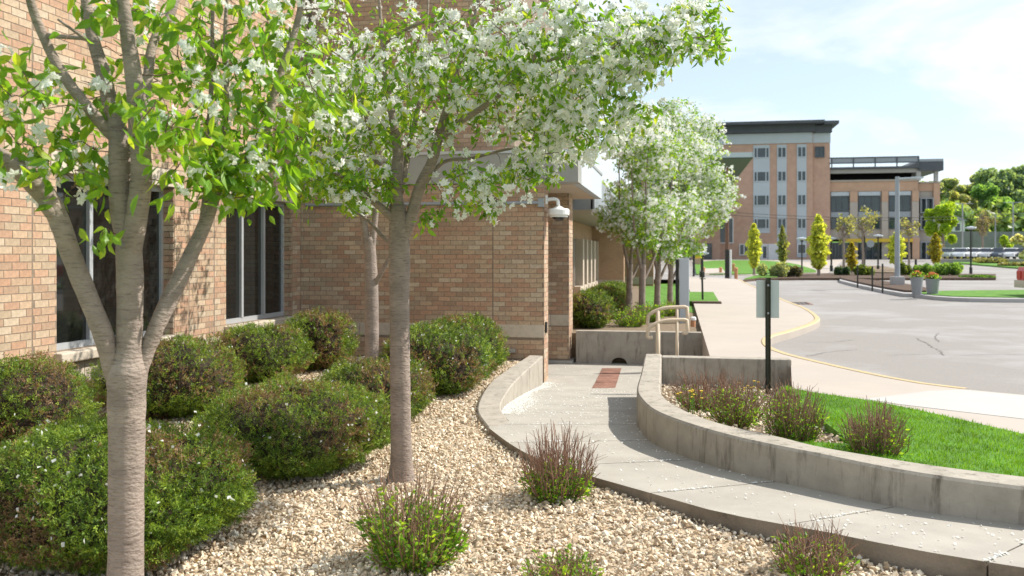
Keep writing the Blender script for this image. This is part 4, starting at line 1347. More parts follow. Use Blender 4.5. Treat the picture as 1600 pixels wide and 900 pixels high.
Z1 = 4.15
blossom_tree("thick trunked crabapple tree nearest the camera, forking low beside the first window",
    [(195, 985, Z1, .098), (196, 900, Z1, .080), (197, 800, Z1, .078), (198, 690, Z1, .080), (198, 620, Z1, .084), (199, 582, Z1, .086), (201, 545, Z1, .062), (203, 480, Z1, .058), (203, 430, Z1, .060), (201, 380, Z1, .056)],
    [[(182, 598, Z1, .042), (162, 525, 4.1, .044), (140, 470, 4.08, .043), (114, 405, 4.05, .043), (95, 352, 4.0, .043), (80, 318, 3.97, .044), (55, 288, 3.92, .047), (20, 258, 3.86, .04), (-35, 222, 3.78, .03)],
     [(202, 395, Z1, .05), (190, 330, Z1, .05), (187, 260, Z1, .05), (186, 215, Z1, .046), (172, 160, 4.2, .036), (160, 110, 4.23, .033), (143, 50, 4.26, .028), (128, -40, 4.3, .02)],
     [(203, 400, Z1, .05), (215, 330, 4.12, .048), (221, 265, 4.1, .046), (216, 200, 4.08, .043), (210, 130, 4.05, .038), (200, 60, 4.03, .032), (185, -50, 4.0, .024)],
     [(186, 218, Z1, .032), (170, 205, Z1, .03), (135, 165, 4.12, .026), (98, 116, 4.1, .024), (72, 66, 4.08, .022), (50, 10, 4.05, .02), (38, -50, 4.0, .014)],
     [(221, 190, 4.1, .028), (230, 130, 4.2, .024), (240, 65, 4.3, .022), (268, 20, 4.4, .02), (285, -40, 4.5, .014)],
     [(210, 600, Z1, .042), (224, 562, 4.18, .038), (245, 510, 4.2, .037), (268, 462, 4.25, .041), (295, 405, 4.3, .037), (318, 355, 4.35, .033), (332, 318, 4.38, .03), (345, 270, 4.4, .026), (372, 252, 4.42, .026), (402, 236, 4.44, .027), (416, 208, 4.46, .024), (424, 165, 4.48, .021), (440, 110, 4.5, .019), (462, 45, 4.55, .016), (478, -30, 4.6, .012)],
     [(316, 360, 4.35, .022), (322, 300, 4.4, .016), (326, 220, 4.45, .014), (331, 110, 4.5, .011), (332, -10, 4.5, .008)],
     [(335, 300, 4.4, .02), (350, 210, 4.42, .016), (354, 120, 4.45, .013), (352, 40, 4.5, .010), (358, -30, 4.5, .007)],
     [(92, 345, 4.0, .034), (80, 332, 3.96, .03), (68, 318, 3.93, .026), (64, 316, 3.92, .012)],
     [(70, 55, 4.08, .012), (130, 60, 4.0, .009), (135, 62, 3.95, .008), (90, 30, 3.9, .005)]],
    [(35, 130, 3.95, .28, .45, .32, 26, .25), (30, 215, 3.85, .2, .40, .14, 16, .35), (115, 262, 3.95, .18, .4, .14, 20, .45), (120, 180, 4.3, .2, .4, .22, 16, .25), (235, 90, 4.4, .36, .5, .38, 30, .15),
     (262, 215, 3.9, .20, .4, .24, 28, .06), (345, 75, 4.45, .36, .5, .36, 54, .3), (392, 240, 4.4, .26, .4, .22, 36, .2), (330, 200, 4.2, .16, .4, .24, 26, .2), (470, 100, 4.6, .30, .5, .38, 42, .3), (362, 290, 4.35, .16, .25, .10, 24, .05), (205, -85, 4.1, 1.1, .9, .22, 60, .3), (165, 372, 4.0, .03, .1, .04, 2, 0), (440, 240, 4.5, .2, .3, .12, 16, .2)],
    .082, 1, flower=1.15, sides=18, droop=1.1, lpc=(5, 9))

Z2 = 6.75
blossom_tree("slender trunked crabapple in full white blossom standing in the gravel",
    [(627, 756, 6.86, .125), (627, 735, 6.84, .094), (627, 705, 6.82, .081), (626, 650, 6.8, .078), (625, 560, Z2, .075), (624, 470, Z2, .075), (624, 400, Z2, .080), (623, 360, Z2, .074), (621, 320, Z2, .058)],
    [[(622, 330, Z2, .055), (618, 290, Z2, .048), (622, 240, 6.8, .042), (613, 180, 6.85, .03), (602, 110, 6.9, .022), (594, 20, 6.95, .013), (590, -60, 7, .008)],
     [(628, 375, Z2, .05), (642, 340, Z2, .045), (655, 295, Z2, .042), (676, 250, 6.7, .038), (688, 205, 6.7, .034), (702, 158, 6.68, .028), (716, 105, 6.65, .022), (738, 40, 6.6, .014), (755, -40, 6.6, .01)],
     [(684, 222, 6.7, .024), (720, 190, 6.6, .023), (765, 160, 6.55, .021), (815, 115, 6.5, .018), (855, 62, 6.45, .014), (905, 5, 6.4, .010)],
     [(652, 305, Z2, .022), (690, 255, 6.8, .016), (738, 247, 6.9, .013), (800, 232, 7.0, .010), (860, 228, 7.05, .007), (935, 212, 7.1, .005)],
     [(618, 345, Z2, .035), (590, 320, 6.7, .028), (560, 298, 6.65, .022), (528, 272, 6.6, .015), (478, 250, 6.55, .009)],
     [(614, 300, Z2, .03), (590, 255, 6.9, .025), (577, 205, 7.0, .02), (562, 130, 7.1, .014), (545, 40, 7.2, .009)],
     [(560, 120, 7.1, .011), (600, 70, 6.9, .012), (660, 35, 6.6, .012), (700, 42, 6.5, .011), (745, 70, 6.4, .008), (800, 70, 6.3, .005)],
     [(820, 108, 6.5, .013), (900, 82, 6.4, .010), (985, 74, 6.35, .008), (1060, 62, 6.3, .006), (1125, 55, 6.3, .004)],
     [(625, 300, Z2, .03), (640, 230, 7.0, .026), (655, 160, 7.2, .018), (665, 90, 7.3, .012), (670, -20, 7.4, .008)],
     [(614, 380, Z2, .02), (600, 372, 6.9, .016), (575, 345, 7.0, .012), (540, 322, 7.1, .007)]],
    [(545, 190, 6.8, .50, .75, .48, 140, .25), (660, 130, 6.75, .60, .85, .55, 180, .35), (770, 110, 6.6, .60, .85, .52, 195, .5), (865, 105, 6.55, .55, .8, .46, 185, .72), (950, 80, 6.45, .42, .65, .34, 130, .8),
     (1040, 62, 6.35, .36, .45, .17, 75, .65), (1105, 66, 6.35, .17, .3, .10, 22, .5), (1085, 12, 6.35, .22, .3, .10, 22, .5), (880, 205, 6.8, .42, .6, .22, 95, .85), (985, 180, 6.7, .24, .4, .11, 30, .6), (735, 290, 6.6, .30, .5, .18, 46, .35), (762, 318, 6.6, .14, .2, .06, 13, .6),
     (515, 285, 6.6, .33, .45, .17, 70, .15), (470, 120, 6.9, .4, .6, .45, 90, .25), (570, 290, 6.5, .3, .4, .14, 40, .15), (740, -75, 6.7, 1.9, 1.3, .30, 170, .6), (675, 335, 6.5, .08, .15, .12, 7, .15), (825, 268, 6.9, .28, .3, .11, 30, .6)],
    .066, 2, flower=1.2, n_blo_parts=200, droop=1.0, lpc=(6, 10))

Z3 = 11.0
blossom_tree("crabapple with pale trunk standing between the low yews near the return wall",
    [(581, 618, Z3, .10), (581, 560, Z3, .086), (581, 500, Z3, .085), (580, 445, Z3, .085), (579, 410, Z3, .075), (578, 370, Z3, .06)],
    [[(579, 415, Z3, .055), (570, 360, Z3, .045), (562, 300, 11.1, .035), (545, 230, 11.2, .022), (520, 150, 11.3, .012)],
     [(583, 450, Z3, .03), (596, 425, 10.9, .028), (612, 395, 10.8, .02), (635, 350, 10.7, .012)],
     [(580, 400, Z3, .045), (587, 330, 11.0, .036), (594, 250, 11.1, .026), (600, 150, 11.2, .014)]],
    [(540, 250, 11, .8, .9, .55, 110, .4), (565, 165, 12.2, .8, .8, .7, 110, .5), (600, 170, 11, .9, .9, .7, 130, .6), (500, 170, 11.2, .7, .8, .5, 80, .5), (540, 60, 11.2, 1.0, .9, .6, 110, .5), (560, 320, 10.9, .3, .4, .12, 30, .2), (490, 300, 11, .25, .4, .12, 22, .3)],
    .068, 3, flower=1.3, n_leaf_parts=120, n_blo_parts=60)

# row of blossom trees beside the wing
for i, (px_, Z, lbl, blobs) in enumerate([
    (983, 21.5, "white blossom tree of the far row nearest the brick wing", [(985, 330, 21.5, .75, .9, .75, 260, 0.54), (1000, 235, 21.5, .75, .9, .8, 260, 0.61), (957, 340, 21.5, .42, .5, .36, 90, 0.61), (975, 190, 21.6, .5, .6, .6, 100, 0.61)]),
    (1003, 20.6, "white blossom tree of the far row with a forked trunk", [(1020, 340, 20.6, .7, .8, .6, 230, .6), (1020, 240, 20.6, .8, .9, .8, 280, 0.61), (1000, 380, 20.6, .4, .5, .3, 70, .2)]),
    (1027, 22.5, "white blossom tree of the far row behind the handrails", [(1050, 330, 22.5, .9, .9, .9, 320, 0.5), (1055, 235, 22.5, .9, 1.0, .75, 300, 0.65), (1040, 390, 22.5, .6, .6, .3, 100, .2), (1060, 180, 22.5, .5, .6, .45, 90, 0.61)]),
    (1047, 25.0, "white blossom tree of the far row beside the pedestal", [(1090, 320, 25, .95, 1.0, .95, 330, 0.54), (1085, 235, 25, .95, 1.0, .9, 320, 0.65), (1118, 300, 25, .66, .7, .85, 220, 0.61), (1075, 385, 25, .55, .6, .3, 100, .25), (1105, 200, 25, .5, .6, .4, 80, .85)])]):
    bz = .16
    pyb = YH + (HC - bz) * FP / Z
    k = Z / 22
    dxp = 12 if i > 1 else 6
    blossom_tree(lbl, [(px_, pyb + 2, Z, .10), (px_, pyb - 30, Z, .08), (px_ + 1, 430, Z, .075), (px_ + 2, 412, Z, .065)],
        [[(px_ + 1, 428, Z, .05), (px_ - 8, 385, Z - .1, .036), (px_ - 14, 330, Z - .2, .024), (px_ - 16, 250, Z - .2, .012)],
         [(px_ + 2, 420, Z, .05), (px_ + 6, 360, Z, .04), (px_ + dxp, 290, Z, .026), (px_ + dxp + 6, 210, Z, .012)],
         [(px_ + 2, 440, Z, .04), (px_ + 18, 405, Z + .2, .03), (px_ + 30 + dxp, 350, Z + .3, .02), (px_ + 42 + dxp, 280, Z + .3, .01)]],
        blobs, .085, 10 + i, n_leaf_parts=0, n_blo_parts=0, flower=2.1, group="blossom trees beside the wing", sides=10, fewleaf=True, lpc=(8, 12))

# ------------------------------------------------------------------ far hospital-like block and parking deck
YF = 156.0
def FX(px): return XatY(px, YF)
def FZ(py, px=1230): return zat(py, (FX(px), YF, 0))
far = thing("hospital_block", "five storey red brick block with flat dark roof beyond the road", "building", (FX(1230), YF, .9))
def fpart(name, boxes, m, parent=None, y0=YF):
    b = MB()
    for (pa, pb_, ta, tb, d0, d1) in boxes:
        b.box(FX(pa), FX(pb_), y0 - d0, y0 + d1, FZ(tb), FZ(ta))
    o = b.build(name, m)
    o.parent = parent or far
    rt = o.parent
    if rt.type == 'EMPTY': o.matrix_parent_inverse = Matrix.Translation(rt.location).inverted()
    return o
wallf = fpart("wall", [(1125, 1270, 207, 412, 0, 18), (1270.05, 1297.5, 207, 412, -.35, 18)], M['farbrick'])
fpart("metal_band", [(1124.5, 1269, 208, 224, .25, 17), (1269.1, 1298, 209, 224, -.1, 17)], M['farpanel'])
fpart("roof", [(1110, 1284, 192.5, 196.5, 3.2, 20), (1284.1, 1307, 193.5, 198, 2.6, 20)], M['farroof'])
fpart("roof_fascia", [(1116, 1272, 196.6, 207.5, 1.2, 18), (1272.1, 1299, 198.1, 209, .8, 18)], M['farroof'])
def far_window(pa, pb_, ta, tb, divs, parent=None, d=.12, y0=YF, m='farglass', fr='farpanel'):
    f = MB(); x0, x1 = FX(pa), FX(pb_); z0, z1 = FZ(tb), FZ(ta); t = .14
    f.box(x0, x1, y0 - d - .06, y0 + .05, z0, z0 + t); f.box(x0, x1, y0 - d - .06, y0 + .05, z1 - t, z1)
    xs = [x0] + [x0 + (x1 - x0) * q for q in divs] + [x1]
    for i, x in enumerate(xs):
        a, c = (x, x + t) if i == 0 else ((x - t, x) if i == len(xs) - 1 else (x - t / 2, x + t / 2))
        f.box(a, c, y0 - d - .055, y0 + .05, z0 + t, z1 - t)
    w = f.build("window", M[fr]); w.parent = parent or far
    w.matrix_parent_inverse = Matrix.Translation(w.parent.location).inverted()
    for i in range(len(xs) - 1):
        g = MB(); g.box(xs[i] + .05, xs[i + 1] - .05, y0 - d, y0 - d + .03, z0 + .08, z1 - .08)
        o = g.build("pane", M[m]); o.parent = w
    return w
for (pa, pb_, divs, nb_) in [(1177.5, 1202, (.22, .78), 364), (1214.5, 1228.5, (.5,), 380), (1245.5, 1259.5, (.5,), 402)]:
    fpart("panel", [(pa - .6, pb_ + .6, 226, nb_, .1, 0)], M['farpanel'])
    for (ta, tb) in [(229.5, 246.5), (267, 283.5), (304, 321), (341, 357.5)]:
        far_window(pa, pb_, ta, tb, divs, d=.16)
far_window(1273.5, 1288.5, 230, 247, (.5,), d=-.2, m='farglass', fr='farroof')
far_window(1245.5, 1259.5, 381, 397, (.5,), d=.16, fr='farwhite')
far_window(1155, 1170, 381, 399, (.5,), d=.16, fr='farwhite')
far_window(1117, 1146, 340, 380, (.58,), d=.16, fr='farwhite')
dr = fpart("door", [(1188, 1200, 381, 408, .15, 0)], M['farwhite']); fpart("door_glass", [(1192, 1197, 385, 403, .2, -.16)], M['farglass'])
fpart("entrance_panel", [(1200.2, 1216, 381, 408, .6, 0)], M['farwhite'])
fpart("corner_wall", [(1080, 1124.9, 372, 412, 1.2, 10)], M['farbrick']); fpart("dark_entrance", [(1100, 1112, 380, 409, 1.35, -1.21)], M['farglass'])
fpart("left_wall", [(1040, 1124.8, 262, 371.8, .6, 10)], M['farbrick'])
# high entrance canopy reaching toward the road, on two columns
pc = W(1176, 243, 95)
zc0, zc1 = zat(247, pc), zat(240, pc)
Yc1 = W(1147, 285, 126).y
b = MB(); b.box(pc.x - 14, pc.x, pc.y, YF - 1.3, zc0, zc1); b.box(pc.x - 14, pc.x - 4.5, pc.y + 3, YF - 1.3, zc1 + .002, zc1 + .7)
o = b.build("entrance_canopy", M['farroof'], far)
b = MB(); b.box(pc.x - 14.05, pc.x + .05, pc.y - .1, pc.y - .002, zc0 + .1, zc1 + .15); b.box(pc.x + .002, pc.x + .1, pc.y - .1, YF - 1.3, zc0 + .1, zc1 + .15); b.build("canopy_edge", M['farpanel'], far)
for x in (pc.x - 5.6, pc.x - 11.5):
    b = MB(); b.box(x - .4, x + .4, pc.y + 6, pc.y + 6.8, .2, zc0 - .002); b.build("column", M['farbrick'], far)

YD = YF + 1.0
deck = thing("parking_deck", "lower brick block with open top parking deck and dark glazed bays", "building", (FX(1390), YD, .9))
def dpart(name, boxes, m): return fpart(name, boxes, m, deck, YD)
dpart("wall", [(1298, 1437, 300, 374, -.25, 30), (1437.1, 1474, 300, 410, -1.2, 30)], M['farstone'])
dpart("brick_band", [(1298, 1437, 284.5, 299.9, -.1, .5), (1437.1, 1474, 288, 299.9, -1.0, 2)], M['farbrick2'])
dpart("coping", [(1298, 1438, 282, 284.4, .1, 1.0), (1437.6, 1475, 285.5, 287.9, -.8, 2)], M['farstone'])
for (pa, pb_) in [(1329.5, 1341.5), (1379.5, 1389.5), (1427, 1437.5)]:
    dpart("pilaster", [(pa, pb_, 300.2, 316, .35, 0)], M['farbrick2']); dpart("pilaster_base", [(pa, pb_, 316.2, 410, .3, 0)], M['farstone'])
dpart("pilaster", [(1463.5, 1473.5, 288.2, 322, -.7, 1.5)], M['farbrick2'])
dpart("brick_pier", [(1426.8, 1438, 372, 406, .6, -.36)], M['farbrick2'])
for (pa, pb_, dv) in [(1300, 1328.5, (.3, .62)), (1343, 1377.5, (.3, .6)), (1391, 1425.5, (.33, .66))]:
    fpart("lintel", [(pa, pb_, 300.5, 306.5, .1, 0)], M['farpanel'], deck, YD)
    far_window(pa, pb_, 307, 331, dv, deck, d=-.1, y0=YD, fr='farroof')
    fpart("spandrel", [(pa, pb_, 331.5, 340, .0, .2)], M['greymetal'], deck, YD)
    far_window(pa, pb_, 340.5, 358.5, dv, deck, d=-.1, y0=YD, fr='farroof')
for (ta, tb) in [(311, 334), (339, 360), (378, 406)]:
    far_window(1441, 1462, ta, tb, (.45,), deck, d=-1.1, y0=YD, fr='greymetal')
dpart("shopfront", [(1298, 1426.5, 379, 410, -.4, 10)], M['farglass'])
for pa, pb_ in [(1300, 1316), (1345, 1376), (1392, 1425)]:
    far_window(pa, pb_, 380, 408, (.33, .66), deck, d=-.3, y0=YD, fr='farroof')
dpart("awning", [(1317, 1426, 373.2, 378.5, 1.2, -.2)], M['amber'])
dpart("deck_interior", [(1298, 1437, 268, 281.8, -4, 28)], M['black'])
dpart("deck_beam", [(1298, 1434, 265.5, 271.5, .1, .8), (1434.1, 1441, 266, 284, .2, 2)], M['farconc'])
dpart("deck_slab", [(1298, 1440, 262.5, 265.4, .9, 30)], M['farroof'])
b = MB()
for py_ in (248, 256.5): b.box(FX(1296), FX(1437), YD - .8, YD - .7, FZ(py_ + .8), FZ(py_ - .8))
for px_ in np.linspace(1300, 1436, 5): b.box(FX(px_) - .1, FX(px_) + .1, YD - .79, YD - .71, FZ(262.4), FZ(248))
o = b.build("roof_railing", M['farroof']); o.parent = deck; o.matrix_parent_inverse = Matrix.Translation(deck.location).inverted()
dpart("mesh_screen", [(1298, 1437, 248.5, 256, .65, -.6)], M['greymetal'])
dpart("canopy", [(1436, 1475.5, 256, 269.5, .6, 24)], M['farroof'])
dpart("canopy_screen", [(1437, 1475, 252, 255.9, .7, 20)], M['greymetal'])
dpart("deck_column", [(1464, 1470, 269.6, 285.4, -1, .4)], M['farconc']); dpart("deck_column", [(1439, 1446, 269.6, 285.4, -3, 4.4)], M['farconc'])

# ------------------------------------------------------------------ far islands, plaza, poles, cars
def island(name, pxs, z_add, m, z=None, kind='structure'):
    P = [GT(x, y) for x, y in pxs]
    b = MB(); b.prism([(p.x, p.y) for p in P], lambda x, y: zg(-x * SN + y * CS) - .3, lambda x, y: zg(-x * SN + y * CS) + z_add)
    o = b.build(name, m); o["kind"] = kind
    return o
def arc(pts, n=30): return [(p[0], p[1]) for p in smooth_curve([(x, y, 0) for x, y in pts], n)]
grass_isl = arc([(1432, 463), (1440, 461.5), (1500, 460), (1600, 459), (1720, 458)], 12) + arc([(1720, 472), (1600, 471.5), (1500, 470), (1450, 466.5), (1434, 464)], 12)
island("grass_island", grass_isl, .16, M['turf'])
island("kerb", [(x + (2 if x > 1440 else -3), y + (1.6 if y > 463 else -.6)) for x, y in grass_isl], .13, M['farconc'])
mul = arc([(1312, 438), (1340, 441), (1400, 448), (1450, 458), (1447, 463)], 14) + arc([(1415, 462.5), (1380, 456), (1340, 447), (1314, 440)], 12)
island("mulch_island", mul, .22, M['mulch'])
island("mulch_kerb", [(x - 2, y + 1.8) if y > 455 or i > 13 else (x, y - .4) for i, (x, y) in enumerate(mul)], .14, M['farconc'])
fi = arc([(1161, 441), (1180, 433), (1250, 430), (1400, 430), (1556, 431)], 20) + arc([(1556, 438), (1400, 438), (1250, 438), (1180, 439)], 12)
island("verge", fi, .14, M['mulch'])
island("verge_grass", arc([(1163, 440.6), (1185, 434), (1215, 432.5)], 8) + arc([(1215, 437), (1185, 438)], 6), .2, M['turf'])
island("lawn_patch", arc([(1085, 411), (1120, 408), (1190, 408), (1240, 413), (1275, 424)], 14) + arc([(1275, 426.5), (1220, 428), (1130, 430), (1088, 430)], 10), .10, M['turf'])
island("plaza", [(1090, 431), (1130, 431.5), (1275, 428), (1290, 430), (1320, 404), (1262, 410), (1225, 407.5), (1080, 406.5)], .03, M['sidewalk'])
island("footpath", [(1094, 422.5), (1128, 421.5), (1134, 429.5), (1094, 430.5)], .16, M['sidewalk'])
island("verge_lawn", arc([(1490, 412), (1540, 416), (1600, 421), (1760, 430)], 10) + arc([(1760, 413), (1600, 411), (1540, 407), (1484, 404)], 10), .15, M['turf'])
island("planting_strip", arc([(1312, 417), (1380, 419), (1408, 427)], 8) + arc([(1408, 430), (1360, 428), (1318, 422)], 8), .2, M['soil'])
p = G(1075, 470, .26)
b = MB(); b.prism([(p.x - .05, p.y - 1), (p.x + .9, p.y - 1), (p.x + 1.0, p.y + 6), (p.x - .05, p.y + 6)], .1, .3); tag(b.build("grass_strip", M['turf']), kind='structure')
b = MB(); b.prism([(p.x + .1, p.y - 1.6), (p.x + .95, p.y - 1.6), (p.x + .95, p.y - 1.01), (p.x + .1, p.y - 1.01)], .1, .31); tag(b.build("mulch_patch", M['mulch']), kind='structure')
sk = thing("tree_stake", "thin dark stake in the grass strip beside the pedestal", "stake", (p.x + .45, p.y, .3))
b = MB(); b.tube([(p.x + .45, p.y, .25), (p.x + .43, p.y, 1.15)], .035, 6); b.build("post", M['darkmetal'], sk)
b = MB(); b.tube([(p.x + .36, p.y, .95), (p.x + .54, p.y, .95)], .015, 6); b.build("tie", M['cable'], sk)
# storm drain in the gutter
dp = G(1243, 474, .12)
dn = thing("storm_drain", "dark rusty storm drain grate in the road by the yellow curb", "drain", (dp.x, dp.y, .12))
b = MB(); b.box(dp.x - .38, dp.x + .38, dp.y - .7, dp.y - .55, .118, .13); b.box(dp.x - .38, dp.x + .38, dp.y + .55, dp.y + .7, .118, .13); b.box(dp.x - .45, dp.x - .381, dp.y - .7, dp.y + .7, .118, .131); b.box(dp.x + .381, dp.x + .45, dp.y - .7, dp.y + .7, .118, .131); b.build("frame", M['rust'], dn)
for k in range(6):
    b = MB(); b.box(dp.x - .36 + k * .13, dp.x - .29 + k * .13, dp.y - .548, dp.y + .548, .119, .128); b.build("bar", M['darkmetal'], dn)

# tall grey light pole
lp_ = GT(1402, 452); z0 = zg(depth(lp_))
lpz = lambda py: zat(py, lp_)
pole = thing("light_pole", "tall grey light pole on a square concrete base in the mulch island", "light pole", (lp_.x, lp_.y, z0))
b = MB(); b.bbox(lp_.x - .27, lp_.x + .27, lp_.y - .27, lp_.y + .27, z0 - .1, lpz(432), .03); b.build("base", M['farconc'], pole)
b = MB(); b.tube([(lp_.x, lp_.y, lpz(432)), (lp_.x, lp_.y, lpz(276))], [.12, .09], 10); b.build("shaft", M['greymetal'], pole)
b = MB(); b.tube([(lp_.x, lp_.y, lpz(279)), (lp_.x + .9, lp_.y, lpz(278))], .04, 6); b.bbox(lp_.x + .55, lp_.x + 1.1, lp_.y - .15, lp_.y + .15, lpz(279.5), lpz(277), .01); b.build("lamp_head", M['farpanel'], pole)
for i, (px_, pyb, s, lb) in enumerate([(1432.5, 460, .42, "grey tapered planter pot with orange flowers by the light pole"), (1457, 465, .47, "nearer grey tapered planter pot at the tip of the grass island")]):
    p = G(px_, pyb, .14 + (.16 if i == 0 else 0))
    t = thing("planter_pot", lb, "planter", (p.x, p.y, p.z), "planter pots")
    b = MB(); b.lathe((p.x, p.y, p.z - .02), [(s * .36, 0), (s * .5, s * 1.35), (s * .53, s * 1.5), (s * .47, s * 1.5), (s * .44, s * 1.38), (.02, s * 1.36)], 18); b.build("pot", M['pot'], t, smooth=False)
    n = 160; q = np.stack([rng.normal(size=n) * s * .22, rng.normal(size=n) * s * .22, rng.uniform(.0, .35, n) * s + s * 1.4], axis=1) + np.array(p)
    v, f, tt = scatter(LEAF_v, LEAF_f4, q, frames(unit(rng.normal(size=(n, 3)) + [0, 0, .8])), np.full(n, .11), np.array(LT)[rng.integers(5, size=n)])
    o = bpy.data.objects.new("foliage", np_mesh("foliage", v, f, M['leaf'], tt)); link(o, t)
    for _ in range(22):
        b = MB(); c = (p.x + random.gauss(0, s * .22), p.y + random.gauss(0, s * .22), p.z + s * random.uniform(1.55, 1.95)); b.lathe(c, [(.01, -.02), (.05, .0), (.035, .03)], 6)
        b.build("flower", M['orange'], t)
# tree stakes in the mulch island
for i, (px_, py_, top, lb) in enumerate([(1340, 446, 415, "first thin dark stake in the mulch island"), (1363, 451, 416, "thin dark stake second along the mulch island"), (1379, 454, 412, "thin dark stake nearest the light pole in the mulch island")]):
    p = G(px_, py_, .3); b = MB(); b.tube([(p.x, p.y, .2), (p.x, p.y, zat(top, p))], .035, 6)
    tag(b.build("island_stake", M['darkmetal']), lb, "stake", "dark stakes in the mulch island")
def lamp_post(px_, pyb, top, label, head=True, w=.07, m='darkmetal', group="black lamp posts"):
    p = GT(px_, pyb); z0 = zg(depth(p)); zt_ = zat(top, p)
    t = thing("lamp_post", label, "lamp post", (p.x, p.y, z0), group)
    b = MB(); b.tube([(p.x, p.y, z0 - .1), (p.x, p.y, z0 + .5), (p.x, p.y, z0 + .55), (p.x, p.y, zt_)], [w * 1.7, w * 1.6, w, w * .8], 8); b.build("post", M[m], t)
    if head:
        b = MB(); b.lathe((p.x, p.y, zt_ + .002), [(.05, 0), (.12, .05), (.14, .12)], 10); b.build("neck", M[m], t)
        b = MB(); b.lathe((p.x, p.y, zt_ + .124), [(.15, 0), (.42, .1), (.40, .17), (.05, .24)], 12); b.build("lamp_head", M['farpanel'], t)
    return t
lamp_post(1517, 428, 361, "black lamp post by the low hedge near the parked cars")
lamp_post(1253, 428, 378, "slim black lamp post in front of the red brick block", w=.06)
lamp_post(1299, 424, 377, "black lamp post at the plaza between the yellow trees", w=.08)
lamp_post(1372, 424, 373, "black lamp post before the yellow awning", w=.07)
lamp_post(1431, 428, 405, "short dark post behind the light pole by the hedge", False, .1)
lamp_post(1097, 437, 402, "black post with white lantern beside the far sidewalk", w=.10)
p = GT(1084, 432)
t = thing("dark_post", "dark post under the yellow banner by the far blossom trees", "post", (p.x, p.y, zg(depth(p))))
b = MB(); b.tube([(p.x, p.y, 0), (p.x, p.y, zat(392, p))], .08, 8); b.build("shaft", M['darkmetal'], t)
b = MB(); b.box(p.x + .09, p.x + .45, p.y - .02, p.y + .02, zat(404, p), zat(388, p)); b.build("banner", M['amber'], t)
p = GT(1351, 420)
t = thing("round_sign", "grey traffic sign on a dark post before the yellow awning", "sign", (p.x, p.y, zg(depth(p))))
b = MB(); b.tube([(p.x, p.y, .2), (p.x, p.y, zat(369, p))], .07, 8); b.build("post", M['darkmetal'], t)
b = MB(); s = 6 * depth(p) / FP; zc = zat(381, p)
b.add([(p.x + .5 + s * math.cos(a), p.y - .08, zc + s * math.sin(a)) for a in np.linspace(0, 2 * math.pi, 9)[:-1]] + [(p.x + .5 + s * math.cos(a), p.y - .11, zc + s * math.sin(a)) for a in np.linspace(0, 2 * math.pi, 9)[:-1]], [tuple(range(8)), tuple(range(15, 7, -1))] + [(i, 8 + i, 8 + (i + 1) % 8, (i + 1) % 8) for i in range(8)])
b.build("sign_panel", M['greymetal'], t)
# telephone pole and orange bollards
p = GT(1136, 437)
t = thing("utility_pole", "brown utility pole with black lower part and white cable guard", "pole", (p.x, p.y, zg(depth(p))))
r = 3.2 * depth(p) / FP
zj = zat(390, p)
b = MB(); b.tube([(p.x, p.y, zj), (p.x, p.y, zat(262, p))], [r, r * .8], 10); b.build("upper_pole", M['wood'], t)
b = MB(); b.tube([(p.x, p.y, 0), (p.x, p.y, zj)], [r * 1.08, r * 1.05], 10); b.build("lower_sleeve", M['darkmetal'], t)
b = MB(); b.tube([(p.x + r * 1.6, p.y - r * .3, 0), (p.x + r * 1.6, p.y - r * .3, zj)], r * .55, 8); b.build("cable_guard", M['white'], t)
for i, (px_, py_, h, lb) in enumerate([(1150, 437, 20, "tallest orange bollard beside the utility pole"), (1126, 429, 12, "orange bollard on the far footpath before the lawn"), (1099.5, 428, 11, "orange bollard farthest along the footpath by the lantern post"), (1146, 426, 15, "brown bollard at the lawn edge behind the utility pole")]):
    p = GT(px_, py_); zz = zg(depth(p)); hh = h * depth(p) / FP
    t = thing("bollard", lb, "bollard", (p.x, p.y, zz), "orange bollards")
    b = MB(); b.lathe((p.x, p.y, zz - .02), [(.11, 0), (.11, hh * .8), (.13, hh * .82), (.13, hh * .88), (.09, hh * .97), (.02, hh)], 10); b.build("body", M['terracotta'], t)
p = GT(1468, 408)
t = thing("traffic_cone", "orange traffic cone near the parked cars", "cone", (p.x, p.y, zg(depth(p))))
z0 = zg(depth(p))
b = MB(); b.box(p.x - .3, p.x + .3, p.y - .3, p.y + .3, z0 - .02, z0 + .05); b.build("base", M['darkmetal'], t)
b = MB(); b.lathe((p.x, p.y, z0 + .052), [(.24, 0), (.05, .85)], 10); b.build("cone_body", M['orange'], t)
# far light poles and wires
for i, (px_, top, pyb, arm, lb) in enumerate([(1504, 318, 404, 1, "grey pole with a cross arm behind the parked cars"), (1555, 335, 402, 0, "plain grey pole behind the parked cars"), (1583, 316, 402, 1, "grey pole with cross arm by the white blossom tree")]):
    p = GT(px_, pyb); z0 = zg(depth(p)); w = 1.3 * depth(p) / FP
    t = thing("parking_pole", lb, "pole", (p.x, p.y, z0), "grey parking lot poles")
    b = MB(); b.tube([(p.x, p.y, z0 - .2), (p.x, p.y, zat(top, p))], [w, w * .8], 8); b.build("shaft", M['greymetal'], t)
    if arm:
        b = MB(); b.box(p.x - 1.7, p.x + 1.7, p.y - .06, p.y + .06, zat(top, p) - .06, zat(top, p) + .02); b.build("cross_arm", M['farpanel'], t)
for i, (ya, yb_, lb) in enumerate([(337, 339, "upper overhead wire across the far buildings"), (341.5, 343.5, "lower overhead wire across the far buildings")]):
    a = W(1080, ya, 120); c = W(1660, yb_, 118)
    pts = [a.lerp(c, t_) + Vector((0, 0, -1.1 * (1 - (2 * t_ - 1) ** 2) + .9)) for t_ in np.linspace(0, 1, 14)]
    b = MB(); b.tube(pts, .03, 4); tag(b.build("overhead_wire", M['cable']), lb, "wire", "overhead wires")

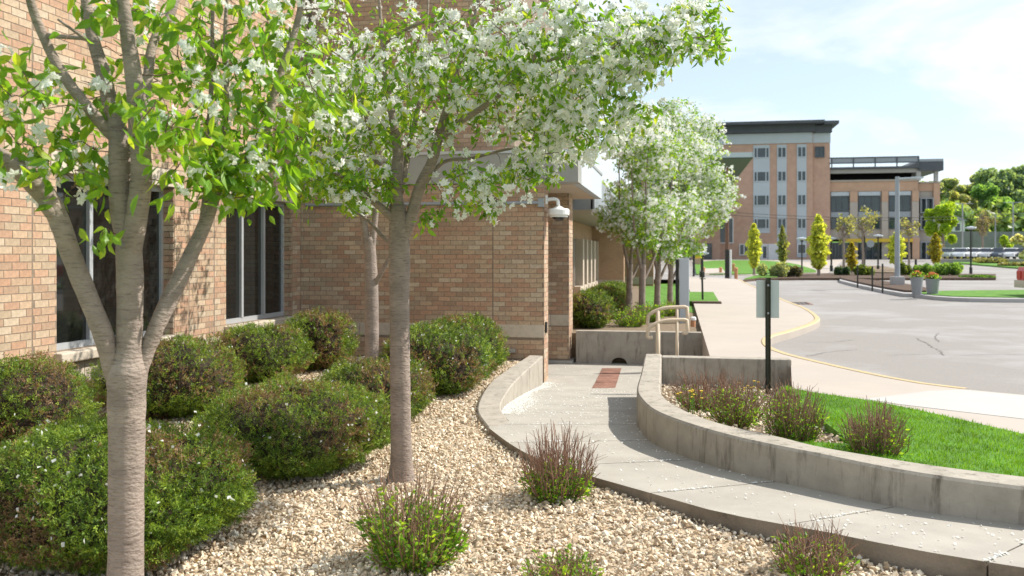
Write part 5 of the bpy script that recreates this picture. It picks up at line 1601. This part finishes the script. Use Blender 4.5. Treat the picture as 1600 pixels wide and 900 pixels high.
def car(label, p, ang, colour, name="parked_car", truck=False, group="cars parked in the far lot"):
    t = thing(name, label, "pickup truck" if truck else "car", (p[0], p[1], p[2]), group)
    m = paint("car_paint", colour)
    Lc, Wc = (5.4, 1.95) if truck else (4.6, 1.82)
    R = Matrix.Rotation(ang, 3, 'Z'); O = Vector(p)
    def sec(prof, w0, w1, nm, mm):
        b = MB(); n = len(prof)
        vs = [O + R @ Vector((x, -(w0 if z < .95 else w1) / 2, z)) for x, z in prof] + [O + R @ Vector((x, (w0 if z < .95 else w1) / 2, z)) for x, z in prof]
        fs = [tuple(range(n)), tuple(reversed(range(n, 2 * n)))] + [(i, n + i, n + (i + 1) % n, (i + 1) % n)[::-1] for i in range(n)]
        b.add(vs, fs); return b.build(nm, mm, t)
    h = Lc / 2
    if truck:
        sec([(-h, .45), (h, .45), (h, .95), (h - .15, 1.08), (.9, 1.12), (.9, 1.1), (-h + .05, 1.15), (-h, 1.0)], Wc, Wc, "body", m)
        sec([(-.9, 1.13), (1.0, 1.13), (.35, 1.8), (-.75, 1.82)], Wc * .9, Wc * .8, "cabin", M['carglass'])
        sec([(-.8, 1.824), (.4, 1.804), (.3, 1.85), (-.7, 1.87)], Wc * .8, Wc * .78, "roof", m)
        sec([(-h - .12, .42), (-h - .002, .42), (-h - .002, .68), (-h - .12, .68)], Wc * .97, Wc, "rear_bumper", M['chrome'])
    else:
        sec([(-h, .35), (h, .32), (h, .62), (h - .25, .80), (1.0, .92), (-1.6, .94), (-h + .05, .85)], Wc, Wc, "body", m)
        sec([(-1.7, .945), (1.05, .925), (.35, 1.38), (-1.05, 1.40)], Wc * .92, Wc * .74, "cabin", M['carglass'])
        sec([(-1.1, 1.402), (.4, 1.382), (.25, 1.45), (-.95, 1.46)], Wc * .76, Wc * .7, "roof", m)
    for sx in (-1.42, 1.45):
        for sy in (-1, 1):
            b = MB(); c = O + R @ Vector((sx * Lc / 4.6, sy * (Wc / 2 - .1), .34 if not truck else .4)); ax = R @ Vector((0, 1, 0)); rr = .34 if not truck else .4
            b.tube([c - ax * .11, c + ax * .115], [rr, rr], 14); b.build("wheel", M['tyre'], t)
            b = MB(); b.tube([c - ax * .118, c + ax * .122], [rr * .6, rr * .6], 10); b.build("rim", M['chrome'], t)
    for sy in (-1, 1):
        b = MB()
        zz = (.72, 1.0) if truck else (.66, .8)
        vs = [O + R @ Vector((-h - .02 + dx, sy * (Wc / 2 - .16) + dy, z)) for z in zz for dx, dy in ((0, -.12), (.1, -.12), (.1, .165), (0, .165))]
        b.add(vs, [(0, 1, 2, 3)[::-1], (4, 5, 6, 7), (0, 1, 5, 4), (1, 2, 6, 5), (2, 3, 7, 6), (3, 0, 4, 7)]); b.build("tail_light", M['lamp'], t)
        b = MB(); vs = [v + R @ Vector((Lc - .06, 0, -.06)) for v in vs]; b.add(vs, [(0, 1, 2, 3)[::-1], (4, 5, 6, 7), (0, 1, 5, 4), (1, 2, 6, 5), (2, 3, 7, 6), (3, 0, 4, 7)]); b.build("headlight", M['white'], t)
    return t
lot = [W(px_, 404.5, Z_) for px_, Z_ in ((1466, 114), (1700, 114), (1700, 172), (1466, 172))]
b = MB(); b.prism([(q.x, q.y) for q in lot], .2, W(1500, 404.5, 119).z - .02); tag(b.build("parking_lot", M['asphalt']), kind='structure')
CARS = [(1481, .35, (.30, .36, .34), "grey green car at the near end of the parked row"), (1503, .35, (.62, .66, .70), "silver car parked second in the row"), (1522, .35, (.75, .75, .76), "white car parked behind the black lamp post"),
        (1541, .35, (.55, .57, .60), "grey car in the middle of the parked row"), (1560, .35, (.06, .08, .11), "dark navy car in the parked row"), (1580, .35, (.70, .72, .75), "pale car parked beside the navy one"), (1600, .35, (.10, .11, .12), "black car cut by the picture's edge in the parked row")]
for i, (px_, sc_, c, lb) in enumerate(CARS):
    p = W(px_, 404.5, 119)
    car(lb, (p.x, p.y, p.z), PSI * 0 - 2.15, c)
p = G(1602, 470, .12)
car("red pickup truck with chrome bumper at the edge of the grass island", (p.x + 3.0, p.y + .7, .12), .12, (.55, .03, .03), "pickup_truck", True, None)

# ------------------------------------------------------------------ distant plants and trees
def quad_cloud(P, size, tones, mat_, name, parent=None, wide=1.0):
    n = len(P)
    tv = np.array([(-.5 * wide, 0, 0), (0, -.5, .1), (.5 * wide, 0, 0), (0, .5, .1)]); tf = np.array([(0, 1, 2, 3)])
    v, f, t = scatter(tv, tf, P, frames(unit(rng.normal(size=(n, 3)))), size * rng.uniform(.6, 1.4, n), tones)
    o = bpy.data.objects.new(name, np_mesh(name, v, f, mat_, t)); COL.objects.link(o)
    if parent is not None:
        o.parent = parent; o.matrix_parent_inverse = Matrix.Translation(parent.location).inverted()
    return o
def simple_tree(name, label, px_, pyb, top, hwid, crown_bot, tones, n, size, shape='oval', group=None, trunk_r=.12, lumps=9, dens=.55, bark='bark'):
    p = GT(px_, pyb); Z = depth(p); z0 = zg(Z); k = Z / FP
    zt_ = zat(top, p); zbt = zat(crown_bot, p); w = hwid * k
    t = thing(name, label, "tree", (p.x, p.y, z0), group)
    b = MB(); h_ = zbt + (zt_ - zbt) * .7
    b.tube([(p.x, p.y, z0 - .2), (p.x + w * .03, p.y, (z0 + zbt) / 2), (p.x, p.y, zbt), (p.x - w * .04, p.y, h_)], [trunk_r * 1.25, trunk_r, trunk_r * .85, trunk_r * .2], 8)
    for _ in range(6 if 'budding' not in name and 'bare' not in name else 26):
        u = random.uniform(0, .8); q = Vector((p.x, p.y, zbt + (h_ - zbt) * u)); a = random.uniform(0, 6.28)
        b.tube([q, q + Vector((math.cos(a) * w * .6, math.sin(a) * w * .6, (zt_ - zbt) * .22))], [trunk_r * .45, trunk_r * .1], 5)
    b.build("trunk", M[bark], t)
    H = (zt_ - zbt) / 2; C = np.array([p.x, p.y, (zt_ + zbt) / 2])
    P = []
    for _ in range(lumps):
        d = unit(rng.normal(size=3)) * rng.uniform(.3, .95)
        if shape == 'column': d[0] *= .5; d[1] *= .5; d[2] = rng.uniform(-.8, .8)
        lr = rng.uniform(.2, .42)
        wz = 1.0
        if shape == 'column': wz = 1 - .62 * max(0, d[2])
        m_ = n // lumps
        q = unit(rng.normal(size=(m_, 3))) * (rng.random((m_, 1)) ** .45) * lr
        P.append(C + (d + q * np.array([wz, wz, 1])) * np.array([w * (wz if shape == 'column' else 1), w * (wz if shape == 'column' else 1), H]))
    if shape == 'column':
        m_ = n // 2; u = rng.uniform(-1, 1, m_); rr = np.sqrt(np.clip(1 - np.abs(u) ** 2.2, 0, 1)) * (1 - .45 * np.clip(u, 0, 1)) * (rng.random(m_) ** .4) * (1 + .22 * np.sin(u * 13)) * rng.uniform(.55, 1.2, m_); a = rng.uniform(0, 6.28, m_)
        P.append(C + np.stack([np.cos(a) * rr * w, np.sin(a) * rr * w, u * H], axis=1))
    P = np.concatenate(P)
    T = np.array(tones) + (np.array([.03, .0, .06]) if name == 'broad_tree' else 0); tt = T[rng.integers(len(T), size=len(P))] * rng.uniform(.75, 1.2, (len(P), 1))  # slope trees: pale bluish distance haze added into the leaf colour
    o = quad_cloud(P, size, tt, M['leaf'], "crown", t); o["kind"] = "stuff"
    return t
YEL = [(.46, .54, .12), (.41, .49, .12), (.52, .58, .13), (.36, .44, .11)]
LIM_ = [(1, 1, 1)]
GRN = [(.055, .13, .025), (.08, .17, .03), (.04, .095, .02)]
LIM = [(.30, .46, .05), (.38, .52, .06), (.24, .38, .05)]
DIM = [(.10, .135, .06), (.13, .16, .08), (.08, .105, .05)]
simple_tree("columnar_tree", "narrow yellow green columnar tree in front of the white door", 1178, 430, 350, 11.5, 418, YEL, 3000, .2, 'column', "yellow columnar trees", .10)
simple_tree("columnar_tree", "thin sparse columnar tree beside the white entrance panel", 1223, 424, 357, 8.5, 410, [(.26, .29, .12), (.2, .24, .1)], 1500, .22, 'column', "yellow columnar trees", .09)
simple_tree("columnar_tree", "tallest yellow columnar tree at the corner of the red block", 1279, 434, 337, 16, 420, YEL, 4600, .22, 'column', "yellow columnar trees", .12)
simple_tree("columnar_tree", "yellow columnar tree right behind the tall light pole", 1401, 426, 362, 13, 414, YEL, 3000, .2, 'column', "yellow columnar trees", .10)
simple_tree("columnar_tree", "small yellow columnar tree at the end of the round hedge", 1462, 424, 365, 10.5, 410, [(.33, .31, .05), (.26, .27, .05)], 2200, .2, 'column', "yellow columnar trees", .09)
simple_tree("columnar_tree", "sparse young yellow tree before the shopfront", 1331, 430, 380, 8, 422, [(.33, .31, .06)], 900, .24, 'column', "yellow columnar trees", .07)
simple_tree("lime_tree", "lime green spreading tree beside the parking deck", 1474, 408, 318, 26, 380, LIM, 7000, .38, 'oval', None, .22, 12)
simple_tree("lime_shrub_tree", "small lime green tree in the strip before the parked cars", 1571, 409, 366, 12, 398, LIM, 1800, .34, 'oval', None, .12)
simple_tree("budding_tree", "thin budding tree with pale leaves before the second bay", 1348, 420, 322, 30, 378, [(.22, .24, .13), (.26, .28, .15)], 520, .18, 'oval', "thin budding trees before the deck", .12, 14)
simple_tree("budding_tree", "thin budding tree with pale leaves before the third bay", 1420, 420, 338, 24, 376, [(.22, .24, .13), (.26, .28, .15)], 320, .18, 'oval', "thin budding trees before the deck", .1, 14)
simple_tree("budding_tree", "thin budding tree with pale leaves beside the red block", 1318, 424, 335, 18, 380, [(.22, .24, .13), (.26, .28, .15)], 260, .18, 'oval', "thin budding trees before the deck", .1, 12)
simple_tree("bare_tree", "grey leafless tree behind the parked cars", 1535, 402, 318, 18, 372, [(.2, .19, .15)], 700, .3, 'oval', None, .2, 12)
t = simple_tree("white_blossom_tree", "white blossom tree at the picture's edge beside the far cars", 1603, 413, 363, 22, 402, [(.75, .76, .72), (.7, .74, .62), (.3, .36, .18)], 3200, .32, 'oval', None, .14, 12)
# trees on the rise behind the lot
simple_tree("broad_tree", "tall dark green tree highest on the slope at the picture's edge", 1590, 372, 246, 52, 335, [(0.19, 0.33, 0.16), (0.24, 0.39, 0.18), (0.15, 0.28, 0.14)], 15000, .85, 'oval', "trees on the slope", .5, 22)
simple_tree("broad_tree", "mid green rounded tree in the middle of the slope", 1543, 376, 288, 33, 350, [(0.16, 0.362, 0.072), (0.21, 0.435, 0.072), (0.131, 0.29, 0.065)], 12000, .75, 'oval', "trees on the slope", .4, 18)
simple_tree("broad_tree", "olive tinged tree directly behind the deck's corner", 1500, 376, 292, 25, 352, [(0.319, 0.392, 0.116), (0.377, 0.42, 0.131), (0.232, 0.348, 0.102)], 8000, .75, 'oval', "trees on the slope", .4, 16)
simple_tree("broad_tree", "pale grey green tree on the skyline behind the deck", 1492, 366, 276, 30, 320, [(0.348, 0.45, 0.246), (0.275, 0.392, 0.203)], 6000, .8, 'oval', "trees on the slope", .4, 16)
simple_tree("broad_tree", "pale tree on the skyline between the rounded tree and the dark tree", 1530, 366, 272, 24, 310, [(0.319, 0.435, 0.246), (0.261, 0.362, 0.203)], 5000, .8, 'oval', "trees on the slope", .4, 14)
# woodland mass further along both sides of the slope
P = []; T = []
for (px_, Z, w, h, zc_) in [(px_, Z_, rng.uniform(4, 8), rng.uniform(3, 6), 0) for px_ in range(1480, 1900, 13) for Z_ in (225, 262, 300)] + [(px_, 300, 9, 7, 0) for px_ in range(600, 1500, 40)]:
    c = W(px_ + rng.uniform(-6, 6), 300, Z); c.z = zg(Z) + h * rng.uniform(.6, 1.0)
    m_ = 420
    q = unit(rng.normal(size=(m_, 3))) * (rng.random((m_, 1)) ** .4)
    P.append(np.array(c) + q * np.array([w, w, h]))
    base_ = np.array([(0.203, 0.319, 0.131), (0.275, 0.377, 0.145), (0.334, 0.362, 0.203), (0.189, 0.275, 0.131)][rng.integers(4)])
    T.append(np.tile(base_, (m_, 1)) * rng.uniform(.7, 1.25, (m_, 1)))
o = quad_cloud(np.concatenate(P), 1.5, np.concatenate(T), M['leaf'], "woodland"); tag(o, "mixed green woodland covering the slope behind the parking lot", kind="stuff")
# retaining wall and house behind the cars
a = W(1478, 360, 182); c = W(1960, 360, 190)
b = MB(); d = (c - a).normalized(); nrm = Vector((-d.y, d.x, 0))
for i in range(12):
    q0 = a.lerp(c, i / 12) + d * .06; q1 = a.lerp(c, (i + 1) / 12) - d * .06
    zt_ = HC + (YH - 362) / FP * 184
    b.add([(q0.x, q0.y, .5), (q1.x, q1.y, .5), (q1.x, q1.y, zt_), (q0.x, q0.y, zt_)] + [(q0.x + nrm.x * .5, q0.y + nrm.y * .5, .5), (q1.x + nrm.x * .5, q1.y + nrm.y * .5, .5), (q1.x + nrm.x * .5, q1.y + nrm.y * .5, zt_), (q0.x + nrm.x * .5, q0.y + nrm.y * .5, zt_)],
          [(0, 1, 2, 3), (5, 4, 7, 6), (3, 2, 6, 7), (1, 5, 6, 2), (4, 0, 3, 7), (0, 4, 5, 1)])
tag(b.build("retaining_wall", M['greywall']), "long grey retaining wall behind the parked cars", "wall")
hp = W(1488, 350, 200)
hs = thing("small_house", "small grey roofed house half hidden at the deck's corner", "house", (hp.x, hp.y, 2))
b = MB(); zt_ = zat(345, hp); b.box(hp.x - 2.2, hp.x + 2.6, hp.y, hp.y + 8, 1, zt_); b.build("wall", M['farwhite'], hs)
b = MB(); zr = zat(331, hp); b.add([(hp.x - 2.8, hp.y - .4, zt_ + .002), (hp.x + 3.1, hp.y - .4, zt_ + .002), (hp.x - 1.2, hp.y - .4, zr), (hp.x - 2.8, hp.y + 8.4, zt_ + .002), (hp.x + 3.1, hp.y + 8.4, zt_ + .002), (hp.x - 1.2, hp.y + 8.4, zr)], [(0, 1, 2), (5, 4, 3), (0, 2, 5, 3), (2, 1, 4, 5), (1, 0, 3, 4)]); b.build("roof", M['greymetal'], hs)
for x in (-1.2, .6):
    b = MB(); b.box(hp.x + x, hp.x + x + 1, hp.y - .05, hp.y + .02, zt_ - 2.2, zt_ - .7); b.build("window", M['farglass'], hs)

def far_bush(label, px_, pyb, hw, top, tones, n, size, group="bushes on the far verge", name="far_bush", dep=None):
    p = GT(px_, pyb); Z = depth(p); k = Z / FP; z0 = zg(Z) + .1; h = zat(top, p) - z0; w = hw * k; dd = dep or min(w, 1.3)
    t = thing(name, label, "bush", (p.x, p.y, z0), group)
    P = []
    for _ in range(max(5, int(hw / 3))):
        c = np.array([rng.uniform(-.75, .75) * w, rng.uniform(-.5, .5) * dd, h * rng.uniform(.35, .62)])
        q = unit(rng.normal(size=(n // max(5, int(hw / 3)), 3))) * (rng.random((n // max(5, int(hw / 3)), 1)) ** .35)
        P.append(c + q * np.array([min(w * .38, .9), dd * .5, h * .46]))
    P = np.concatenate(P); P[:, 2] = np.abs(P[:, 2])
    rot = np.array([[CS, SN], [-SN, CS]]); P[:, :2] = P[:, :2] @ rot
    T = np.array(tones)
    o = quad_cloud(P + np.array([p.x, p.y, z0]), size, T[rng.integers(len(T), size=len(P))] * rng.uniform(.7, 1.25, (len(P), 1)), M['leaf'], "foliage", t); o["kind"] = "stuff"
    b = MB()
    for _ in range(5):
        a = random.uniform(0, 6.28); b.tube([(p.x, p.y, z0 - .1), (p.x + math.cos(a) * w * .3, p.y + math.sin(a) * dd * .3, z0 + h * .6)], [.03, .012], 5)
    b.build("stems", M['twig'], t)
SAGE = [(0.284, 0.351, 0.216), (0.23, 0.297, 0.149), (0.324, 0.378, 0.257)]
MIDG = [(0.176, 0.311, 0.095), (0.23, 0.392, 0.095), (0.135, 0.257, 0.081)]
far_bush("grey green loose bush before the lawn at the verge's start", 1207, 436, 22, 410, SAGE, 2600, .13)
far_bush("lower grey bush beside it near the tall yellow tree", 1240, 436, 14, 416, [(.16, .16, .11), (.12, .13, .08)], 1200, .13)
far_bush("blue green bush at the near end of the mulch island", 1316, 433, 12, 414, [(.08, .14, .08), (.06, .11, .06)], 1500, .13)
far_bush("yellow green bush beside the blue green one", 1352, 433, 18, 414, [(.16, .22, .05), (.11, .17, .05)], 1800, .13)
far_bush("mixed bush right of the light pole's base", 1418, 433, 14, 411, [(.15, .21, .06), (.11, .17, .05)], 1600, .13)
far_bush("rounded green bush in the middle of the verge", 1446, 433, 20, 412, MIDG, 2600, .13)
far_bush("largest rounded green bush near the verge's end", 1480, 433, 22, 410, MIDG, 3000, .13)
far_bush("low bright hedge at the verge's end by the black lamp post", 1534, 437, 26, 430, [(.07, .17, .03), (.10, .21, .04)], 1800, .10)
for i, (px_, pyb, hw, top, lb) in enumerate([(1503, 409, 22, 400, "brownish shrub mass before the first parked cars"), (1547, 413, 26, 402, "wide grey shrub mass before the middle parked cars"), (1596, 418, 24, 410, "low olive shrub mass beneath the white blossom tree")]):
    far_bush(lb, px_, pyb, hw, top, [(.20, .20, .14), (.17, .19, .11), (.20, .23, .11)], 1600, .22, "shrubs before the parked cars", dep=2.5)
